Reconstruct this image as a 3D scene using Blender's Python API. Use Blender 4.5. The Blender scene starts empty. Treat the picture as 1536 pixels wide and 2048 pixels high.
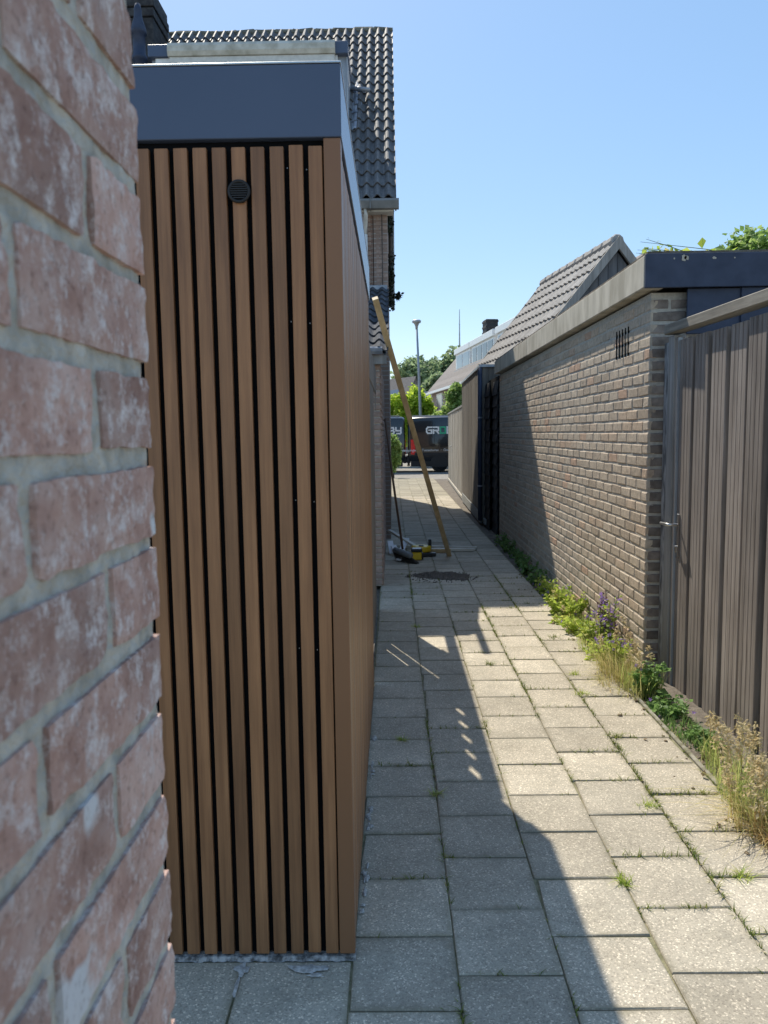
import bpy, bmesh, math, random
from mathutils import Matrix, Vector, noise
random.seed(7)
R = math.radians
U = random.uniform
sc = bpy.context.scene
C = sc.collection

# ------------------------------------------------------------------ camera
cam = bpy.data.cameras.new('camera'); camo = bpy.data.objects.new('camera', cam); C.objects.link(camo)
cols = ((0.99984952, 0.01098138, -0.01342938), (0.01224728, 0.10141624, 0.99476869), (0.01228589, -0.99478347, 0.10126648))
m = Matrix.Identity(4)
for j in range(3):
    for i in range(3):
        m[i][j] = cols[j][i]
m.translation = (0, 0, 1.52)
camo.matrix_world = m
cam.sensor_fit = 'HORIZONTAL'; cam.sensor_width = 36; cam.lens = 36.09
cam.clip_start = 0.02; cam.clip_end = 2000
cam.dof.use_dof = True; cam.dof.focus_distance = 3.6; cam.dof.aperture_fstop = 17
sc.camera = camo
sc.render.resolution_x = 768; sc.render.resolution_y = 1024

# ------------------------------------------------------------------ light
SUNV = Vector((-0.282, 0.75, 1.0)).normalized()      # towards the sun
w = bpy.data.worlds.new('World'); sc.world = w; w.use_nodes = True
nt = w.node_tree
sky = nt.nodes.new('ShaderNodeTexSky'); sky.sky_type = 'NISHITA'; sky.sun_disc = False
sky.sun_elevation = math.asin(SUNV.z); sky.sun_rotation = math.atan2(SUNV.x, SUNV.y)
sky.air_density = 0.9; sky.dust_density = 0.3; sky.ozone_density = 3.5; sky.altitude = 0
bg = nt.nodes['Background']; bg.inputs['Strength'].default_value = 0.150
gm = nt.nodes.new('ShaderNodeGamma'); gm.inputs['Gamma'].default_value = 0.5       # softens the sky evenly in every direction
hs = nt.nodes.new('ShaderNodeHueSaturation'); hs.inputs['Saturation'].default_value = 1.5
nt.links.new(sky.outputs[0], gm.inputs['Color']); nt.links.new(gm.outputs[0], hs.inputs['Color'])
nt.links.new(hs.outputs[0], bg.inputs['Color'])
sl = bpy.data.lights.new('sun', 'SUN'); sl.energy = 2.0; sl.angle = R(0.53); sl.color = (1.0, 0.93, 0.80)
so = bpy.data.objects.new('sun', sl); C.objects.link(so)
so.rotation_euler = SUNV.to_track_quat('Z', 'Y').to_euler(); so.location = (-8, 20, 30)
vs = sc.view_settings; vs.view_transform = 'Standard'; vs.look = 'None'; vs.gamma = 1.0; vs.exposure = 1.48
vs.use_curve_mapping = False
sc.cycles.max_bounces = 10; sc.cycles.diffuse_bounces = 8

# ------------------------------------------------------------------ materials
def rgb(c): return (c[0], c[1], c[2], 1)
class NB:
    def __init__(s, name):
        s.m = bpy.data.materials.new(name); s.m.use_nodes = True
        s.t = s.m.node_tree; s.b = s.t.nodes['Principled BSDF']; s.out = s.t.nodes['Material Output']
    def n(s, typ, **kw):
        o = s.t.nodes.new(typ)
        for k, v in kw.items():
            if k in o.inputs: o.inputs[k].default_value = v
            else: setattr(o, k, v)
        return o
    def l(s, a, b): s.t.links.new(a, b)
    def coords(s, stretch=(1, 1, 1), rnd=True):
        tc = s.n('ShaderNodeTexCoord'); mp = s.n('ShaderNodeMapping'); mp.inputs['Scale'].default_value = stretch
        s.l(tc.outputs['Object'], mp.inputs['Vector'])
        if rnd:
            oi = s.n('ShaderNodeObjectInfo'); mu = s.n('ShaderNodeVectorMath', operation='MULTIPLY_ADD')
            mu.inputs[1].default_value = (37.1, 91.7, 53.3)
            s.l(oi.outputs['Random'], mu.inputs[0]); s.l(mp.outputs[0], mu.inputs[2])
            return mu.outputs[0]
        return mp.outputs[0]
    def rand(s):
        oi = s.n('ShaderNodeObjectInfo'); ge = s.n('ShaderNodeNewGeometry')
        a = s.n('ShaderNodeMath', operation='ADD'); f = s.n('ShaderNodeMath', operation='FRACT')
        s.l(oi.outputs['Random'], a.inputs[0]); s.l(ge.outputs['Random Per Island'], a.inputs[1]); s.l(a.outputs[0], f.inputs[0])
        return f.outputs[0]
    def noise(s, vec, scale, detail=4, rough=.55):
        o = s.n('ShaderNodeTexNoise'); o.inputs['Scale'].default_value = scale; o.inputs['Detail'].default_value = detail
        o.inputs['Roughness'].default_value = rough
        s.l(vec, o.inputs['Vector']); return o.outputs['Fac']
    def ramp(s, fac, stops):
        o = s.n('ShaderNodeValToRGB'); e = o.color_ramp.elements
        e[0].position, e[0].color = stops[0][0], rgb(stops[0][1]); e[1].position, e[1].color = stops[-1][0], rgb(stops[-1][1])
        for p, c in stops[1:-1]:
            q = e.new(p); q.color = rgb(c)
        s.l(fac, o.inputs[0]); return o.outputs[0]
    def mix(s, fac, a, b, typ='MIX'):
        o = s.n('ShaderNodeMix', data_type='RGBA', blend_type=typ)
        for i, v in ((0, fac), (6, a), (7, b)):
            if isinstance(v, (int, float)): o.inputs[i].default_value = v
            elif isinstance(v, tuple): o.inputs[i].default_value = rgb(v)
            else: s.l(v, o.inputs[i])
        return o.outputs[2]
    def vary(s, col, amt):
        r = s.rand(); mr = s.n('ShaderNodeMapRange'); mr.inputs[3].default_value = 1 - amt; mr.inputs[4].default_value = 1 + amt
        s.l(r, mr.inputs[0])
        o = s.n('ShaderNodeVectorMath', operation='SCALE'); s.l(col, o.inputs[0]); s.l(mr.outputs[0], o.inputs['Scale'])
        return o.outputs[0]
    def bump(s, h, strength, dist):
        o = s.n('ShaderNodeBump'); o.inputs['Strength'].default_value = strength; o.inputs['Distance'].default_value = dist
        s.l(h, o.inputs['Height']); s.l(o.outputs[0], s.b.inputs['Normal'])
    def fin(s, col, rough, metal=0, spec=.5):
        if isinstance(col, tuple): s.b.inputs['Base Color'].default_value = rgb(col)
        else: s.l(col, s.b.inputs['Base Color'])
        s.b.inputs['Roughness'].default_value = rough; s.b.inputs['Metallic'].default_value = metal
        s.b.inputs['Specular IOR Level'].default_value = spec
        return s.m

def mat(name, c1, c2, scale=8, rough=.7, bump=.3, bdist=.004, bscale=None, stretch=(1, 1, 1), vary=.12, metal=0, spec=.4, detail=5, lo=.35, hi=.65):
    b = NB(name); v = b.coords(stretch)
    f = b.noise(v, scale, detail); c = b.ramp(f, [(lo, c1), (hi, c2)])
    if vary: c = b.vary(c, vary)
    if bump: b.bump(b.noise(v, bscale or scale * 3, 4), bump, bdist)
    return b.fin(c, rough, metal, spec)

def m_slab():
    b = NB('concrete_slab'); v = b.coords()
    c = b.ramp(b.noise(v, 5, 6, .65), [(.3, (.44, .395, .315)), (.7, (.555, .495, .40))])
    stain = b.ramp(b.noise(v, 1.7, 5, .7), [(.42, (1, 1, 1)), (.7, (.80, .79, .78))])
    c = b.mix(1.0, c, stain, 'MULTIPLY')
    vo = b.n('ShaderNodeTexVoronoi'); vo.inputs['Scale'].default_value = 210; b.l(v, vo.inputs['Vector'])
    sep = b.n('ShaderNodeSeparateColor'); b.l(vo.outputs['Color'], sep.inputs[0])
    lum = b.ramp(sep.outputs[0], [(0, (.62, .61, .6)), (.25, (.9, .9, .88)), (.86, (1.05, 1.04, 1.0)), (.97, (1.75, 1.72, 1.66))])
    c = b.mix(.85, c, lum, 'MULTIPLY')
    gr = b.ramp(b.noise(v, 300, 2), [(.3, (.75, .75, .75)), (.7, (1.15, 1.15, 1.15))]); c = b.mix(.6, c, gr, 'MULTIPLY')
    tc = b.n('ShaderNodeTexCoord'); sx = b.n('ShaderNodeSeparateXYZ'); b.l(tc.outputs['Object'], sx.inputs[0])
    ax = b.n('ShaderNodeMath', operation='ABSOLUTE'); ay = b.n('ShaderNodeMath', operation='ABSOLUTE'); mx = b.n('ShaderNodeMath', operation='MAXIMUM')
    b.l(sx.outputs[0], ax.inputs[0]); b.l(sx.outputs[1], ay.inputs[0]); b.l(ax.outputs[0], mx.inputs[0]); b.l(ay.outputs[0], mx.inputs[1])
    ad = b.n('ShaderNodeMath', operation='MULTIPLY_ADD'); ad.inputs[1].default_value = .075; b.l(b.noise(v, 12, 6, .7), ad.inputs[0]); b.l(mx.outputs[0], ad.inputs[2])
    em = b.ramp(ad.outputs[0], [(.165, (0, 0, 0)), (.192, (.75, .75, .75))])
    c = b.mix(em, c, (.27, .24, .17))
    dirt = b.ramp(b.noise(v, 2.6, 7, .75), [(.52, (0, 0, 0)), (.74, (.5, .5, .5))]); c = b.mix(dirt, c, (.27, .25, .205))
    c = b.vary(c, .14)
    b.bump(sep.outputs[0], .35, .0015)
    return b.fin(c, .85, 0, .3)
def m_brick_near():
    b = NB('old_red_brick'); v = b.coords()
    n1 = b.noise(v, 16, 8, .7)
    c = b.ramp(n1, [(.28, (.36, .20, .155)), (.48, (.53, .34, .28)), (.7, (.66, .50, .44))])
    c = b.vary(c, .2)
    dk = b.ramp(b.noise(v, 9, 4), [(.3, (.6, .57, .57)), (.5, (1, 1, 1))]); c = b.mix(.75, c, dk, 'MULTIPLY')
    wv = b.coords((1, 1, 1)); wf = b.ramp(b.noise(wv, 38, 10, .85), [(.5, (0, 0, 0)), (.62, (.95, .95, .95))])
    c = b.mix(wf, c, (.80, .74, .72))
    sp = b.ramp(b.noise(v, 11, 3, .5), [(.66, (0, 0, 0)), (.7, (1, 1, 1))]); c = b.mix(sp, c, (.72, .71, .71))
    pit = b.ramp(b.noise(v, 160, 3, .6), [(.3, (.55, .5, .48)), (.45, (1, 1, 1))]); c = b.mix(.7, c, pit, 'MULTIPLY')
    b.bump(b.noise(v, 110, 10, .85), .6, .004)
    return b.fin(c, .92, 0, .2)
def m_brick_wall():
    b = NB('beige_brown_brick'); v = b.coords()
    c = b.ramp(b.rand(), [(0, (.42, .345, .27)), (.3, (.50, .42, .335)), (.8, (.55, .465, .37)), (.95, (.53, .415, .315)), (1, (.52, .355, .26))])
    n = b.ramp(b.noise(v, 30, 6, .7), [(.3, (.7, .7, .7)), (.7, (1.22, 1.2, 1.16))]); c = b.mix(1.0, c, n, 'MULTIPLY')
    b.bump(b.noise(v, 55, 8, .75), .75, .006)
    return b.fin(c, .93, 0, .2)
def m_brick_tex(name, c1, c2, mo, rh=.065, bl=.22, ax='xz'):
    b = NB(name); tc = b.n('ShaderNodeTexCoord'); sp = b.n('ShaderNodeSeparateXYZ'); cb = b.n('ShaderNodeCombineXYZ')
    b.l(tc.outputs['Object'], sp.inputs[0])
    b.l(sp.outputs['X' if ax[0] == 'x' else 'Y'], cb.inputs[0]); b.l(sp.outputs['Z'], cb.inputs[1])
    t = b.n('ShaderNodeTexBrick'); t.inputs['Color1'].default_value = rgb(c1); t.inputs['Color2'].default_value = rgb(c2)
    t.inputs['Mortar'].default_value = rgb(mo); t.inputs['Scale'].default_value = 1; t.inputs['Brick Width'].default_value = bl
    t.inputs['Row Height'].default_value = rh; t.inputs['Mortar Size'].default_value = .008
    b.l(cb.outputs[0], t.inputs['Vector'])
    b.bump(t.outputs['Fac'], -.6, .006)
    return b.fin(t.outputs['Color'], .9, 0, .2)
def m_wood(name, c1, c2, grain=26, rough=.75, vary=.15, axis='z', bump=.35, spec=.3):
    st = {'z': (1, 1, .04), 'x': (.04, 1, 1), 'y': (1, .04, 1)}[axis]
    b = NB(name); v = b.coords(st)
    c = b.ramp(b.noise(v, grain, 6, .65), [(.32, c1), (.68, c2)])
    big = b.ramp(b.noise(b.coords((1, 1, .5)), 3.0, 4, .6), [(.3, (.8, .8, .8)), (.7, (1.15, 1.15, 1.15))]); c = b.mix(1.0, c, big, 'MULTIPLY')
    if vary: c = b.vary(c, vary)
    b.bump(b.noise(v, grain * 3, 4), bump, .002)
    return b.fin(c, rough, 0, spec)
def m_leaf(name, c1, c2, trans=.5, vary=.25, dry=None):
    b = NB(name)
    c = b.ramp(b.rand(), [(0, c1), (.85, c2), (1, dry or c2)])
    b.fin(c, .55, 0, .35)
    tr = b.n('ShaderNodeBsdfTranslucent'); b.l(c, tr.inputs[0]); mx = b.n('ShaderNodeMixShader'); mx.inputs[0].default_value = trans
    b.l(b.b.outputs[0], mx.inputs[1]); b.l(tr.outputs[0], mx.inputs[2]); b.l(mx.outputs[0], b.out.inputs[0])
    return b.m
def m_plain(name, c, rough=.5, metal=0, spec=.5, coat=0):
    b = NB(name); v = b.coords(); f = b.ramp(b.noise(v, 14, 4), [(.3, tuple(x * .88 for x in c)), (.7, tuple(min(1, x * 1.1) for x in c))])
    b.fin(f, rough, metal, spec)
    if coat: b.b.inputs['Coat Weight'].default_value = coat; b.b.inputs['Coat Roughness'].default_value = .03
    return b.m

M = {}
M['slab'] = m_slab()
M['bed'] = mat('mossy_joint_sand', (.17, .165, .09), (.30, .275, .17), 30, .95, .8, .01, vary=0)
M['soil'] = mat('soil', (.12, .10, .08), (.22, .19, .155), 14, .95, .8, .02, vary=0)
M['ground'] = mat('ground_earth', (.24, .23, .20), (.36, .34, .30), 3, .95, .5, .02, vary=0)
M['street'] = m_brick_tex('street_clinker', (.30, .27, .23), (.37, .33, .28), (.2, .18, .15), .1, .2, 'xz')
M['road'] = mat('road_paving', (.23, .21, .185), (.31, .285, .25), 9, .9, .3, .01, vary=0)
M['brick_near'] = m_brick_near()
M['mortar_near'] = mat('grey_green_mortar', (.32, .305, .26), (.60, .57, .50), 38, .95, 1.0, .008, 90, vary=0, lo=.3, hi=.7, detail=9)
M['brick'] = m_brick_wall()
M['mortar'] = mat('beige_mortar', (.42, .39, .335), (.54, .505, .44), 40, .95, .8, .006, vary=0)
M['slat'] = m_wood('brown_composite', (.22, .101, .043), (.37, .18, .079), 60, .45, .17, bump=.25, spec=.5)
M['trim'] = mat('brown_aluminium_trim', (.235, .113, .052), (.25, .122, .057), 3, .42, .0, vary=0, spec=.5)
M['black'] = m_plain('black_backing', (.006, .007, .009), .8, 0, .1)
M['slate'] = mat('slate_blue_aluminium', (.070, .094, .15), (.077, .102, .162), 2, .27, .0, .001, 200, vary=0, spec=.5)
M['alu'] = m_plain('bare_aluminium_edge', (.62, .62, .6), .3, .9)
M['tile'] = mat('anthracite_roof_tile', (.085, .087, .093), (.155, .15, .145), 22, .62, .5, .003, vary=.22, spec=.5)
M['tile_lean'] = mat('dark_slate_tile', (.05, .055, .066), (.085, .09, .10), 22, .85, .4, .003, vary=.15, spec=.2)
M['tile_brown'] = mat('weathered_brown_tile', (.33, .315, .30), (.46, .44, .415), 20, .85, .5, .003, vary=.14)
M['tile_far'] = mat('brown_far_tile', (.18, .155, .14), (.25, .22, .20), 8, .85, 0, vary=.1)
M['moss_ridge'] = mat('mossy_ridge_tile', (.10, .10, .07), (.26, .24, .19), 30, .95, 1, .015, vary=.2)
M['house_brick'] = m_brick_tex('house_brick', (.26, .17, .13), (.22, .14, .11), (.27, .25, .23))
M['house_brick_y'] = m_brick_tex('house_brick_side', (.3, .22, .18), (.26, .185, .15), (.33, .31, .29), ax='yz')
M['brick_house'] = mat('pink_house_brick', (.29, .21, .17), (.40, .30, .25), 25, .9, .6, .004, vary=.15)
M['zinc'] = mat('grey_zinc', (.30, .33, .37), (.40, .43, .46), 5, .45, .2, .003, vary=0, metal=.35)
M['lead'] = mat('lead_flashing', (.20, .23, .28), (.40, .43, .47), 6, .42, .5, .01, vary=.1, metal=.3)
M['gutter'] = mat('grey_pvc_gutter', (.17, .18, .18), (.23, .235, .235), 6, .5, .1, vary=0)
M['white'] = m_plain('white_paint', (.78, .79, .78), .45)
M['cream'] = mat('stained_cream_aluminium', (.36, .34, .27), (.62, .6, .52), 5, .5, .1, vary=0, lo=.3, hi=.6)
M['pvc'] = m_plain('cream_pvc', (.62, .61, .56), .5)
M['chimney'] = mat('black_sooty_chimney', (.02, .021, .025), (.06, .06, .06), 12, .85, .4, .01, vary=.1)
M['coping'] = mat('weathered_concrete_coping', (.36, .325, .26), (.55, .505, .42), 7, .9, .35, .003, stretch=(1, 1, .35), vary=.05)
M['navy'] = mat('navy_painted_board', (.03, .042, .075), (.045, .06, .10), 9, .6, .3, .002, vary=.04)
M['gatewood'] = m_wood('weathered_hardwood', (.20, .17, .148), (.37, .325, .29), 46, .8, .13)
M['gatewood_dark'] = m_wood('grey_weathered_post', (.2, .195, .185), (.36, .35, .33), 24, .85, .08)
M['beamtop'] = m_wood('silver_weathered_beam', (.17, .155, .13), (.34, .31, .26), 30, .85, .05, axis='y')
M['larch'] = m_wood('grey_brown_cladding', (.13, .115, .098), (.25, .22, .185), 22, .85, .16)
M['larch_light'] = m_wood('pale_grey_cladding', (.25, .22, .175), (.40, .36, .30), 20, .85, .1)
M['shingle'] = mat('black_shingle', (.014, .016, .02), (.04, .042, .046), 18, .8, .6, .004, vary=.3)
M['concrete_post'] = mat('concrete_post', (.22, .23, .225), (.36, .365, .35), 14, .9, .4, .003, vary=0)
M['pine'] = m_wood('fresh_pine', (.46, .32, .16), (.68, .50, .28), 18, .6, .06)
M['pine_y'] = m_wood('pale_pine_batten', (.62, .56, .46), (.8, .75, .65), 18, .6, .1, axis='x')
M['broomstick'] = m_wood('brown_broomstick', (.10, .06, .04), (.17, .105, .07), 20, .5, .0)
M['bristle'] = m_plain('dark_bristles', (.05, .04, .032), .9)
M['greyplastic'] = m_plain('grey_plastic', (.20, .21, .21), .5)
M['yellow'] = m_plain('yellow_plastic', (.75, .50, .02), .4)
M['blackplastic'] = m_plain('black_plastic', (.014, .014, .015), .45)
M['steel'] = m_plain('brushed_steel', (.6, .6, .6), .32, 1)
M['offcut'] = m_plain('white_offcut', (.85, .86, .88), .5)
M['dirt'] = mat('dark_swept_dirt', (.09, .075, .062), (.22, .185, .155), 60, 1, 1, .02, vary=0)
M['mortar_white'] = mat('white_mortar_smear', (.30, .285, .26), (.62, .60, .56), 60, .95, .6, .004, vary=.1)
M['mortar_dull'] = mat('grey_mortar_bed', (.10, .095, .09), (.5, .48, .45), 45, .95, .8, .006, vary=0, lo=.38, hi=.6)
M['kerb'] = mat('mossy_edging', (.16, .15, .09), (.36, .34, .28), 18, .95, .6, .005, vary=.1)
M['dark_board'] = m_wood('dark_grey_board', (.08, .085, .095), (.15, .155, .165), 22, .8, .12)
M['mouldy'] = mat('mouldy_grey_post', (.13, .13, .13), (.40, .40, .40), 26, .9, .7, .004, vary=0, stretch=(1, 1, .3), detail=9, lo=.38, hi=.62)
M['brick_shaded'] = mat('shaded_brown_brick', (.17, .14, .12), (.30, .25, .21), 16, .93, .7, .005, vary=.25)  # darker brick for the garage front return, its shade put into the colour
M['van'] = m_plain('black_van_paint', (.006, .007, .009), .22, 0, .5, .8)
M['vanlow'] = m_plain('black_van_moulding', (.012, .012, .013), .6)
M['glass'] = m_plain('dark_glass', (.012, .016, .02), .05, 0, .8)
M['paneglass'] = m_plain('window_glass', (.10, .13, .16), .06, .2, .9)
M['red'] = m_plain('red_lamp_lens', (.75, .02, .02), .25)
M['orange'] = m_plain('orange_reflector', (.8, .25, .02), .3)
M['lettergreen'] = m_plain('green_lettering', (.03, .42, .22), .4)
M['rubber'] = m_plain('tyre_rubber', (.014, .014, .014), .85)
M['rim'] = m_plain('dark_alloy', (.16, .16, .17), .35, .8)
M['galv'] = m_plain('galvanised_steel', (.38, .4, .42), .5, .6)
M['bark'] = mat('bark', (.06, .05, .04), (.13, .11, .09), 14, .95, .8, .02, vary=0)
M['stem'] = m_plain('green_stem', (.13, .19, .05), .7)
M['leaf_tree'] = m_leaf('tree_leaves', (.19, .26, .13), (.33, .42, .22), .6)
M['leaf_bright'] = m_leaf('bright_bush_leaves', (.32, .48, .04), (.62, .72, .10), .65)
M['leaf_mid'] = m_leaf('mid_green_leaves', (.17, .29, .06), (.38, .50, .16), .55)
M['leaf_dark'] = m_leaf('dark_ivy_leaves', (.008, .012, .008), (.03, .04, .02), .1)
M['weed'] = m_leaf('weed_leaves', (.30, .44, .06), (.54, .62, .13), .6, dry=(.66, .58, .22))
M['weed_deep'] = m_leaf('deep_green_weed', (.12, .23, .06), (.25, .40, .13), .5)
M['straw'] = m_leaf('straw_grass', (.42, .43, .12), (.68, .58, .30), .5, dry=(.7, .52, .28))
M['grassmix'] = m_leaf('seeding_grass', (.34, .46, .10), (.60, .62, .24), .55, dry=(.7, .56, .28))
M['seed'] = m_leaf('seed_heads', (.50, .42, .22), (.68, .56, .34), .5)
M['rust_grass'] = m_leaf('rust_dry_grass', (.40, .24, .08), (.5, .34, .14), .4)
M['purple'] = m_leaf('purple_petals', (.30, .17, .62), (.48, .32, .75), .5)
M['moss'] = m_leaf('joint_moss', (.12, .17, .03), (.28, .32, .08), .4, dry=(.42, .36, .12))
M['litter'] = m_leaf('leaf_litter', (.14, .10, .06), (.34, .26, .16), .2, dry=(.45, .36, .22))
M['dead'] = m_leaf('dead_foliage', (.07, .04, .05), (.16, .09, .11), .3)

# ------------------------------------------------------------------ mesh helpers
W = {}
class MB:
    def __init__(s): s.v = []; s.f = []
    def add(s, vs, fs):
        o = len(s.v); s.v += [tuple(p) for p in vs]; s.f += [tuple(i + o for i in f) for f in fs]; return s
    def box(s, x0, x1, y0, y1, z0, z1, ch=0, M4=None):
        if x0 > x1: x0, x1 = x1, x0
        if y0 > y1: y0, y1 = y1, y0
        if z0 > z1: z0, z1 = z1, z0
        if ch <= 0:
            vs = [(x, y, z) for x in (x0, x1) for y in (y0, y1) for z in (z0, z1)]
            fs = [(0, 1, 3, 2), (4, 6, 7, 5), (0, 4, 5, 1), (2, 3, 7, 6), (0, 2, 6, 4), (1, 5, 7, 3)]
        else:
            ch = min(ch, (x1 - x0) * .45, (y1 - y0) * .45, (z1 - z0) * .45)
            X = (x0, x1); Y = (y0, y1); Z = (z0, z1); vs = []; ix = {}
            for i in (0, 1):
                for j in (0, 1):
                    for k in (0, 1):
                        dx = ch * (1 - 2 * i); dy = ch * (1 - 2 * j); dz = ch * (1 - 2 * k)
                        for a, p in enumerate(((X[i], Y[j] + dy, Z[k] + dz), (X[i] + dx, Y[j], Z[k] + dz), (X[i] + dx, Y[j] + dy, Z[k]))):
                            ix[i, j, k, a] = len(vs); vs.append(p)
            fs = []
            for i in (0, 1):
                q = [ix[i, 0, 0, 0], ix[i, 1, 0, 0], ix[i, 1, 1, 0], ix[i, 0, 1, 0]]; fs.append(q if i else q[::-1])
                q = [ix[0, i, 0, 1], ix[1, i, 0, 1], ix[1, i, 1, 1], ix[0, i, 1, 1]]; fs.append(q if not i else q[::-1])
                q = [ix[0, 0, i, 2], ix[1, 0, i, 2], ix[1, 1, i, 2], ix[0, 1, i, 2]]; fs.append(q if i else q[::-1])
            for i in (0, 1):
                for j in (0, 1):
                    fs.append([ix[i, j, 0, 0], ix[i, j, 1, 0], ix[i, j, 1, 1], ix[i, j, 0, 1]])
                    fs.append([ix[i, 0, j, 0], ix[i, 1, j, 0], ix[i, 1, j, 2], ix[i, 0, j, 2]])
                    fs.append([ix[0, i, j, 1], ix[1, i, j, 1], ix[1, i, j, 2], ix[0, i, j, 2]])
                    for k in (0, 1): fs.append([ix[i, j, k, 0], ix[i, j, k, 1], ix[i, j, k, 2]])
        if M4 is not None: vs = [M4 @ Vector(p) for p in vs]
        return s.add(vs, fs)
    def tube(s, pts, r, n=8, cap=True):
        pts = [Vector(p) for p in pts]; rs = r if isinstance(r, (list, tuple)) else [r] * len(pts)
        rings = []; o = len(s.v)
        ref = Vector((0, 0, 1))
        for i, p in enumerate(pts):
            d = (pts[min(i + 1, len(pts) - 1)] - pts[max(i - 1, 0)]).normalized()
            a = d.cross(ref)
            if a.length < .05: a = d.cross(Vector((1, 0, 0)))
            a.normalize(); b = d.cross(a)
            for k in range(n):
                t = 2 * math.pi * k / n
                s.v.append(tuple(p + (a * math.cos(t) + b * math.sin(t)) * rs[i]))
        for i in range(len(pts) - 1):
            for k in range(n):
                s.f.append((o + i * n + k, o + i * n + (k + 1) % n, o + (i + 1) * n + (k + 1) % n, o + (i + 1) * n + k))
        if cap:
            s.f.append(tuple(o + k for k in range(n))[::-1]); s.f.append(tuple(o + (len(pts) - 1) * n + k for k in range(n)))
        return s
    def prism(s, poly, axis, a, b):
        """poly: 2D points; axis 'x','y','z' extrude between a and b"""
        def P(u, v, t): return {'x': (t, u, v), 'y': (u, t, v), 'z': (u, v, t)}[axis]
        n = len(poly); vs = [P(u, v, a) for u, v in poly] + [P(u, v, b) for u, v in poly]
        fs = [tuple(range(n)), tuple(range(n, 2 * n))[::-1]] + [(i, i + n, (i + 1) % n + n, (i + 1) % n) for i in range(n)]
        return s.add(vs, fs)
    def lathe(s, prof, c, n=20, axis='z'):
        o = len(s.v); c = Vector(c)
        for r, h in prof:
            for k in range(n):
                t = 2 * math.pi * k / n; a, b = r * math.cos(t), r * math.sin(t)
                s.v.append(tuple(c + Vector({'z': (a, b, h), 'y': (a, h, b), 'x': (h, a, b)}[axis])))
        for i in range(len(prof) - 1):
            for k in range(n):
                s.f.append((o + i * n + k, o + i * n + (k + 1) % n, o + (i + 1) * n + (k + 1) % n, o + (i + 1) * n + k))
        s.f.append(tuple(o + k for k in range(n))[::-1]); s.f.append(tuple(o + (len(prof) - 1) * n + k for k in range(n)))
        return s
    def mesh(s, name, mt, smooth=False, recalc=True):
        me = bpy.data.meshes.new(name); me.from_pydata(s.v, [], s.f)
        if recalc:
            bm = bmesh.new(); bm.from_mesh(me); bmesh.ops.recalc_face_normals(bm, faces=bm.faces); bm.to_mesh(me); bm.free()
        me.materials.append(M[mt] if isinstance(mt, str) else mt)
        if smooth: me.polygons.foreach_set('use_smooth', [True] * len(me.polygons))
        me.update(); return me
    def build(s, name, mt, parent=None, smooth=False, recalc=True):
        return inst(name, s.mesh(name, mt, smooth, recalc), None, parent)

def inst(name, me, mw=None, parent=None):
    o = bpy.data.objects.new(name, me); C.objects.link(o)
    mw = mw or Matrix.Identity(4)
    if parent is not None:
        o.parent = parent; o.matrix_parent_inverse = W[parent.name].inverted()
    o.matrix_basis = mw; W[o.name] = mw.copy()
    return o
def tag(o, label=None, cat=None, group=None, kind=None):
    if label: o['label'] = label
    if cat: o['category'] = cat
    if group: o['group'] = group
    if kind: o['kind'] = kind
    return o
def thing(name, loc, label, cat, group=None):
    return tag(inst(name, None, Matrix.Translation(loc)), label, cat, group)
def frame(o, u, n, wv):
    """matrix with columns u (local x), n (local y), wv (local z)"""
    mm = Matrix.Identity(4)
    for i in range(3): mm[i][0], mm[i][1], mm[i][2], mm[i][3] = u[i], n[i], wv[i], o[i]
    return mm

# ---- pieces
def brick_meshes(L, D, Hh, mt, n=6, ch=.006, jit=.003):
    out = []
    for _ in range(n):
        b = MB().box(0, L, 0, D, 0, Hh, ch)
        b.v = [(x + U(-jit, jit), y + U(-jit, jit) * .12, z + U(-jit, jit)) for x, y, z in b.v]
        out.append(b.mesh('brick', mt))
    return out
def lay_bricks(parent, O, u, n, L, courses, bl, bh, pitch, jw, mt, nobj=None, depth=.05, z0=0, jit=.003, skip=None, ch=.006):
    """bricks in running bond on a face: O lower corner, u along, n outward; the first nobj (nearest the origin) are parts, the rest one stuff part"""
    full = brick_meshes(bl, depth, bh, mt, jit=jit, ch=ch); half = brick_meshes((bl - jw) / 2, depth, bh, mt, n=4, jit=jit, ch=ch)
    items = []
    O = Vector(O); u = Vector(u); n = Vector(n); z = Vector((0, 0, 1))
    for c in range(courses):
        x = 0; first = True
        while x < L - .05:
            h = first and c % 2 == 1
            ln = (bl - jw) / 2 if h else bl
            if x + ln > L + .01:
                if L - x < (bl - jw) / 2 - .01: break
                h = True; ln = (bl - jw) / 2
            if not (skip and skip(x, x + ln, z0 + c * pitch)): items.append((x, c, h))
            x += ln + jw; first = False
    items.sort(key=lambda t: (t[0] // .35, t[1]))
    st = MB()
    for i, (x, c, h) in enumerate(items):
        me = random.choice(half if h else full)
        mm = frame(O + u * x + z * (c * pitch + U(-.0015, .0015)) + n * (U(-.0015, .0015) - depth), u, n, z) @ Matrix.Rotation(U(-.008, .008), 4, 'Y') @ Matrix.Rotation(U(-.006, .006), 4, 'Z')
        if nobj is None or i < nobj: inst('brick', me, mm, parent)
        else: st.add([mm @ v.co for v in me.vertices], [tuple(p.vertices) for p in me.polygons])
    if st.v: tag(st.build('brickwork', mt, parent), kind='stuff')

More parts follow.
